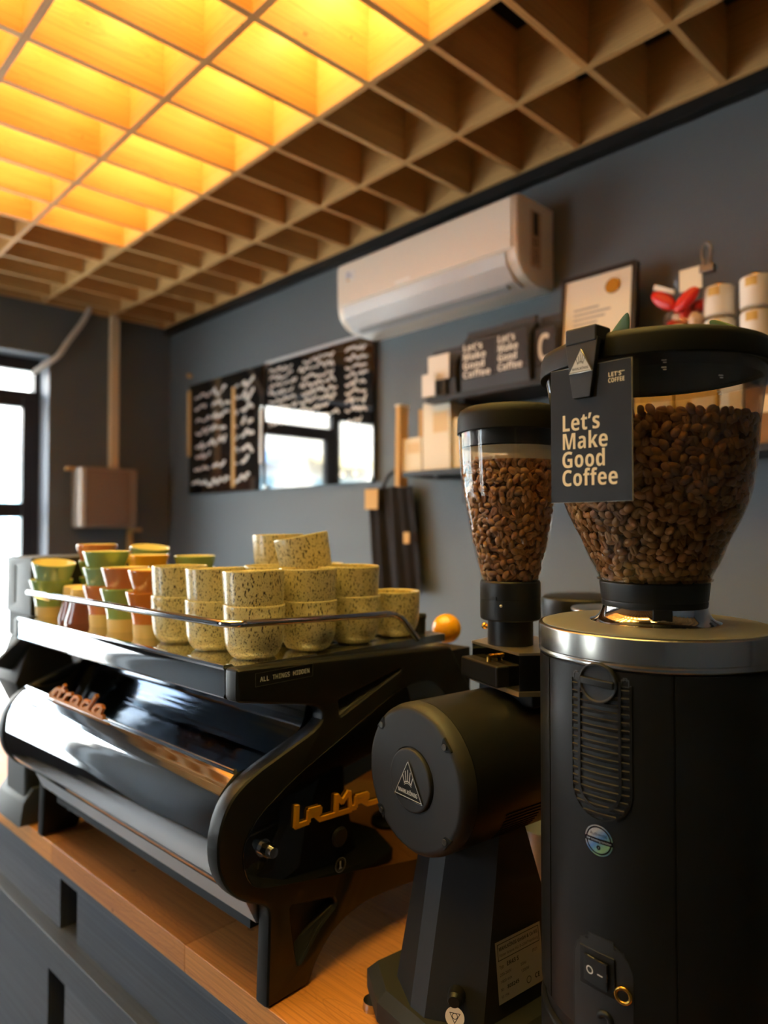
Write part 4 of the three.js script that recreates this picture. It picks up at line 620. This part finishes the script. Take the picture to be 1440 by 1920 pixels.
// ------------------------------------------------------------------ tall round grinder at the right
const G2 = [-0.2957, TOP, -0.6993], G2T = TURN - rad(1.6), G2P = K(...G2);
{
  const t = thing('coffee_grinder', 'tall cylindrical black coffee grinder with a steel ring and the big bean hopper', 'coffee grinder', G2P, G2T), up = (pts, n = 128) => lathe(pts, n).translate(0, -TOP, 0), r = 0.111;
  put(t, 'base', up([[0.001, TOP + 0.001], [0.108, TOP + 0.001], [0.111, TOP + 0.006], [0.1115, 1.030], [0.1105, 1.034], [0.107, 1.036]]), M.blackSatin);
  put(t, 'body', up([[0.1065, 1.035], [0.1065, 1.047], [0.1095, 1.050], [0.1095, 1.3755], [0.107, 1.377]]), M.blackSatin);
  // the rear panel between two seams, then everything that sits on it
  const arc = (a0, a1, y0, y1, d, n = 24) => bend(new THREE.BoxGeometry(r * rad(a1 - a0), y1 - y0, d, n, 1, 1).translate(r * rad((a0 + a1) / 2), (y0 + y1) / 2 - TOP, -d / 2), r);
  put(t, 'rear_panel', arc(-33.5, 32, 1.052, 1.3752, 0.0012), M.blackSatin); put(t, 'side_panel', arc(33, 150, 1.052, 1.3752, 0.0012, 40), M.blackSatin); put(t, 'side_panel', arc(-150, -34.5, 1.052, 1.3752, 0.0012, 40), M.blackSatin);
  const stadium = (w, y0, y1, n = 14) => { const p = [[-w, y1], [-w, y0 + w]]; for (let k = 1; k < n; k++) { const a = Math.PI * (1 + k / n); p.push([w * Math.cos(a), y0 + w + w * Math.sin(a)]); } p.push([w, y0 + w], [w, y1]); return p; };
  const flat = (g) => { const p = g.attributes.position; for (let i = 0; i < p.count; i++) p.setY(i, p.getY(i) - TOP); return bend(g, r); };
  const path = (pts, w, z0 = 0.001, h = 0.0016) => merge(pts.slice(1).map((p, i) => bar(V(pts[i][0], pts[i][1], z0), V(p[0], p[1], z0), w, h, V(0, 0, 1)).toNonIndexed()));
  const vent = put(t, 'vent_back', flat(merge(Array.from({ length: 17 }, (_, i) => { const y = 1.2445 + i * 0.007, w = 0.0275, q = y - 1.2445 < w ? Math.sqrt(Math.max(0, w * w - (w - (y - 1.2445)) ** 2)) : w; return new THREE.BoxGeometry(Math.max(0.006, 2 * q), 0.0071, 0.0004, 10, 1, 1).translate(0, y, 0.0002).toNonIndexed(); }))), M.black);
  for (let i = 0; i < 17; i++) {
    const y = 1.248 + i * 0.0069, d = y - 1.243, w = 0.0275, q = d < w ? Math.sqrt(w * w - (w - d) ** 2) : w; if (q < 0.007) continue;
    put(vent, 'louvre', flat(new THREE.BoxGeometry(2 * q - 0.001, 0.0036, 0.0013, 12, 1, 1).rotateX(0.5).translate(0, y, 0.001)), M.blackMatte);
  }
  put(t, 'vent_frame', flat(path([...stadium(0.0284, 1.2425, 1.3635)], 0.0011)), M.blackSatin); put(t, 'vent_inner_frame', flat(path(stadium(0.0192, 1.2525, 1.366), 0.0013, 0.0018, 0.0024)), M.blackSatin);
  const kn = put(t, 'lock_knob', flat(lathe([[0.001, 0.0026], [0.0150, 0.0026], [0.0154, 0.0044], [0.0170, 0.0050], [0.0178, 0.0040], [0.0180, 0]], 48).rotateX(Math.PI / 2).scale(1, 1, 1).translate(0, 1.3632, 0)), M.blackMatte);
  put(kn, 'grip', flat(box(0.0305, 0.0065, 0.004, 0, 0, 0, 0.001).rotateZ(rad(-3)).translate(0, 1.3636, 0.0042)), M.blackSatin);
  for (const s of [-1, 1]) put(t, 'lock_symbol', flat(merge([path([[-0.003, -0.004], [-0.003, 0.002], [0.003, 0.002], [0.003, -0.004], [-0.003, -0.004]], 0.0005, 0.0003, 0.0006), path([[-0.0015, 0.001], [-0.0013, 0.0035], [0.0013, 0.0035], [0.0015, s > 0 ? 0.001 : 0.003]], 0.0005, 0.0003, 0.0006)]).translate(s * 0.0235, 1.3665, 0)), M.greyPlastic);
  // round sticker, its rainbow shimmer painted in as a colour gradient
  const holo = canvas(256, 256, (g) => {
    g.fillStyle = '#0b0b0c'; g.fillRect(0, 0, 256, 256); const lg = g.createLinearGradient(30, 20, 230, 240); [['#cfd6dc', 0], ['#f0e4d8', 0.25], ['#6fa8e8', 0.5], ['#b9e6a0', 0.75], ['#5f8fe0', 1]].forEach(([c, k]) => lg.addColorStop(k, c)); g.fillStyle = lg;
    g.beginPath(); g.arc(128, 128, 124, 0, 7); g.fill(); g.strokeStyle = '#0b0b0c'; g.lineWidth = 12; g.beginPath(); g.arc(128, 128, 108, 0, 7); g.stroke(); g.fillStyle = '#0b0b0c'; g.fillRect(0, 112, 256, 38);
    g.font = '36px sans-serif'; g.textAlign = 'center'; g.fillText('Authentic', 128, 94, 160); g.beginPath(); g.arc(128, 186, 18, 0, 7); g.fill(); g.fillStyle = '#dfe4ea'; g.font = 'bold 24px sans-serif'; g.fillText('SSP Grinding Solution', 128, 140, 220); g.font = 'bold 18px sans-serif'; g.fillText('S', 128, 193);
  });
  put(t, 'round_sticker', flat(new THREE.CircleGeometry(0.0138, 40).translate(-0.0012, 1.2247, 0.0006)), mat({ map: holo, roughness: 0.22, metalness: 0.75, iridescence: 1, iridescenceIOR: 1.8, iridescenceThicknessRange: [200, 480] }), 'iridescent round sticker');
  // arched service panel with the switch
  const archPts = [[-0.0285, 1.052], [0.0285, 1.052], [0.0285, 1.112]]; for (let k = 1; k < 12; k++) { const a = Math.PI * k / 12; archPts.push([0.0285 * Math.cos(a), 1.112 + 0.0285 * Math.sin(a)]); } archPts.push([-0.0285, 1.112]);
  const archStrips = []; for (let i = 0; i < 14; i++) { const y0 = 1.052 + i * 0.00635, ym = y0 + 0.0032, q = ym > 1.112 ? Math.sqrt(Math.max(0, 0.0285 ** 2 - (ym - 1.112) ** 2)) : 0.0285; archStrips.push(new THREE.BoxGeometry(2 * q, 0.00637, 0.0006, 10, 1, 1).translate(0, ym, 0.0002).toNonIndexed()); }
  const ar = put(t, 'service_panel', flat(merge([merge(archStrips), path(archPts.slice(2).concat([[-0.0285, 1.052]]), 0.0008, 0.0003, 0.0012)])), M.blackMatte);
  put(ar, 'switch_bezel', flat(merge([box(0.034, 0.034, 0.0018, -0.0035, 1.1105, 0.0012, 0.0008)])), M.blackSatin);
  const sw = canvas(128, 128, (g) => { g.fillStyle = '#121213'; g.fillRect(0, 0, 128, 128); g.strokeStyle = '#e5e2da'; g.lineWidth = 6; g.beginPath(); g.arc(36, 64, 17, 0, 7); g.moveTo(80, 64); g.lineTo(108, 64); g.stroke(); });
  put(ar, 'rocker_switch', flat(merge([new THREE.BoxGeometry(0.023, 0.022, 0.003, 4, 1, 1).rotateY(-0.12).translate(-0.0035, 1.1105, 0.003)])), mat({ map: sw, roughness: 0.35 }));
  put(ar, 'brass_ring', flat(merge([new THREE.TorusGeometry(0.0062, 0.0016, 10, 32).translate(0.0205, 1.1, 0.0022)])), M.brass); put(ar, 'ring_core', flat(cyl(0.0045, 0.0045, 0.003, 20).rotateX(Math.PI / 2).translate(0.0205, 1.1, 0.001)), M.black);
  put(ar, 'cable_inlet', flat(merge([new THREE.TorusGeometry(0.0052, 0.0028, 10, 24, Math.PI).translate(0.004, 1.072, 0.001), cyl(0.0028, 0.0028, 0.02, 12).translate(0.0092, 1.063, 0.001)])), M.black);
  // steel ring and dusty top, flared chrome throat
  put(t, 'steel_ring', up([[0.108, 1.3762], [0.1115, 1.3765], [0.1122, 1.378], [0.1122, 1.3800], [0.1112, 1.3812], [0.1112, 1.3822], [0.1124, 1.3832], [0.1124, 1.4032], [0.1115, 1.4048], [0.108, 1.4052]]), M.steel, 'brushed steel ring');
  put(t, 'top_disc', up([[0.108, 1.4052], [0.1085, 1.4056], [0.104, 1.4068], [0.056, 1.4085]]), M.dusty, 'dusty steel top');
  put(t, 'throat', up([[0.062, 1.4082], [0.0565, 1.4098], [0.0528, 1.4135], [0.0502, 1.419], [0.0492, 1.4235]]), M.chrome, 'flared chrome throat');
  put(t, 'collar', up([[0.045, 1.4215], [0.0490, 1.4218], [0.0496, 1.424], [0.0500, 1.4278], [0.0494, 1.4284], [0.0494, 1.4294], [0.0503, 1.430], [0.0520, 1.446], [0.0512, 1.4475], [0.048, 1.4475]]), M.cast); put(t, 'collar_tab', bend(span(-0.006, 0.011, 1.411 - TOP, 1.424 - TOP, 0, 0.0025, 0.001), 0.0505).rotateY(rad(30)), M.cast);
  const prof = [[0.0512, 1.4475], [0.0566, 1.4590], [0.0625, 1.4700], [0.0695, 1.4880], [0.0785, 1.5060], [0.0862, 1.5250], [0.0912, 1.5450], [0.0945, 1.57], [0.0968, 1.60], [0.1005, 1.63], [0.1045, 1.652]];
  put(t, 'hopper', up(curve(prof, 48)), M.smoked, 'big clear bean hopper');
  put(t, 'hopper_foot_rim', up([[0.0508, 1.4472], [0.0545, 1.4486], [0.0548, 1.4505], [0.0528, 1.4512]]), M.smoked);
  put(t, 'hopper_lid', up([[0.001, 1.6535], [0.100, 1.6535], [0.1055, 1.6515], [0.109, 1.6505], [0.1095, 1.6525], [0.1088, 1.668], [0.1065, 1.6735], [0.101, 1.676], [0.001, 1.678]], 128), M.lid, 'black hopper lid'); put(t, 'lid_liner', up([[0.0995, 1.6425], [0.1010, 1.6535]]), M.clear);
  const mk = mat({ color: 0xd8d8d4, roughness: 0.5 }), sc = (a, y, rr0) => [box(0.004, 0.0008, 0.0006, 0, 0, 0), box(0.0028, 0.0008, 0.0006, 0.0006, -0.002, 0)].map((g) => g.translate(0, y - TOP, rr0).rotateY(rad(a)));
  put(t, 'scale_marks', [...sc(30, 1.645, 0.1032), ...sc(30, 1.639, 0.1022), ...sc(58, 1.632, 0.101), ...sc(58, 1.618, 0.099)], mk);
  // clip hanging from the lid with the emblem
  const clip = put(t, 'lid_clip', [ext(round([[-0.018, 0.053], [0.0165, 0.053], [0.009, -0.0], [-0.009, -0.0]], 0.002), 0.006, 0.0012).rotateX(-0.03).translate(0, 1.616 - TOP, 0.1165), span(-0.017, 0.0155, 1.665 - TOP, 1.680 - TOP, 0.098, 0.122, 0.002)].map((g) => g.rotateY(rad(-4.5))), M.blackMatte, 'black tapered lid clip with a printed emblem');
  emblemPlate(clip, 0.0255, M.steel, emblem('#26241f', '#bdb5a6'), (g) => g.rotateX(-0.03).translate(0, 1.6475 - TOP, 0.1212).rotateY(rad(-4.5)));
  beans('coffee_beans', 'roasted coffee beans filling the big clear hopper', V(G2P.x, 0, G2P.z), 0, prof.map(([a, b]) => [a - 0.0006, b]), 1.604, [0.44, 0.215, 0.078]);
  // leafy sprig lying on the lid
  const s = kthing('sprig', 'two green leaf tips of a sprig lying on the big hopper lid', 'leaves', -0.36, 1.678, -0.76), lm = mat({ color: 0x3d5a34, roughness: 0.5, side: THREE.DoubleSide });
  put(s, 'stem', tube([V(-0.05, 0.004, -0.03), V(0.04, 0.004, 0.0), V(0.10, 0.004, -0.07)], 0.0025, 8, 20), lm);
  for (const [x, z, a, k0] of [[-0.012, -0.02, 0.5, 1], [0.096, -0.075, -0.8, 0.8]]) { const g = new THREE.SphereGeometry(1, 18, 12).scale(0.014 * k0, 0.036 * k0, 0.002); const p = g.attributes.position; for (let i = 0; i < p.count; i++) { const k = p.getY(i) / 0.036; p.setX(i, p.getX(i) * (1 - 0.45 * k)); p.setZ(i, p.getZ(i) + 0.006 * k * k); } g.computeVertexNormals(); put(s, 'leaf', g.rotateZ(-a).translate(x, 0.036, z), lm); }
}
// printed card hanging from the clip
{
  const tex = canvas(820, 1240, (g, w, h) => {
    g.fillStyle = '#181617'; g.fillRect(0, 0, w, h); g.fillStyle = '#f0dcb4'; g.font = 'bold 208px sans-serif'; const k = 580 / g.measureText('Coffee').width;
    ["Let’s", 'Make', 'Good', 'Coffee'].forEach((s, i) => { g.save(); g.translate(112, 580 + i * 170); g.scale(k, 1); g.fillText(s, 0, 0); g.restore(); });
    g.font = 'bold 54px sans-serif'; g.fillText("LET'S", 596, 138, 130); g.fillText('COFFEE', 596, 190, 160); g.fillRect(712, 100, 44, 6);
  });
  const c = kthing('coffee_card', 'black card reading Let’s Make Good Coffee held under the hopper clip', 'card', -0.303, 1.523, -0.583, rad(-3.5));
  put(c, 'card', span(-0.0405, 0.0405, 0, 0.1225, -0.0008, 0.0002), M.paper); put(c, 'front_print', new THREE.PlaneGeometry(0.0805, 0.122).translate(0, 0.06125, 0.0006), mat({ map: tex, roughness: 0.5, specularIntensity: 0.6 }));
}
// ------------------------------------------------------------------ things behind the grinders
{
  const p = kthing('milk_pitcher', 'steel milk pitcher behind the drum grinder', 'pitcher', -0.607, TOP, -1.0, 0.4);
  put(p, 'body', lathe([[0.001, 0.001], [0.036, 0.001], [0.039, 0.006], [0.037, 0.05], [0.033, 0.085], [0.0335, 0.105], [0.0325, 0.105], [0.032, 0.085], [0.036, 0.05], [0.037, 0.007], [0.001, 0.004]], 48), M.sheetSteel); put(p, 'handle', tube([V(-0.032, 0.09, 0), V(-0.06, 0.085, 0), V(-0.064, 0.05, 0), V(-0.037, 0.03, 0)], 0.004, 10, 30), M.steel);
  const a = kthing('automatic_tamper', 'black round topped automatic tamper behind the two grinders', 'tamper', -0.60, TOP, -1.13);
  put(a, 'base', span(-0.07, 0.07, 0, 0.03, -0.09, 0.08, 0.006), M.black); put(a, 'column', span(-0.05, 0.05, 0.03, 0.36, -0.08, 0.03, 0.008), M.blackSatin); put(a, 'head', lathe([[0.001, 0.39], [0.058, 0.39], [0.066, 0.398], [0.068, 0.41], [0.066, 0.425], [0.072, 0.43], [0.072, 0.458], [0.068, 0.463], [0.001, 0.465]], 56), M.blackSatin);
  for (const y of [0.425, 0.43]) put(a, 'ring', new THREE.TorusGeometry(0.069, 0.0012, 8, 56).rotateX(Math.PI / 2).translate(0, y, 0), M.steel); put(a, 'neck', cyl(0.03, 0.04, 0.03, 28).translate(0, 0.375, 0), M.black);
  const d = kthing('scale', 'small steel plate scale on a stand behind the big grinder', 'scale', -0.475, TOP, -0.98);
  put(d, 'stand', lathe([[0.001, 0], [0.05, 0], [0.05, 0.01], [0.015, 0.02], [0.012, 0.45], [0.02, 0.458], [0.001, 0.459]], 36), M.black); put(d, 'plate', lathe([[0.001, 0.459], [0.058, 0.459], [0.06, 0.461], [0.058, 0.464], [0.001, 0.465]], 48), M.steel); put(d, 'brass_weight', lathe([[0.001, 0.465], [0.014, 0.465], [0.014, 0.472], [0.011, 0.474], [0.011, 0.48], [0.016, 0.482], [0.016, 0.487], [0.001, 0.488]], 28).translate(0.0, 0, 0.0), M.brass);
}
renderer.render(scene, camera);
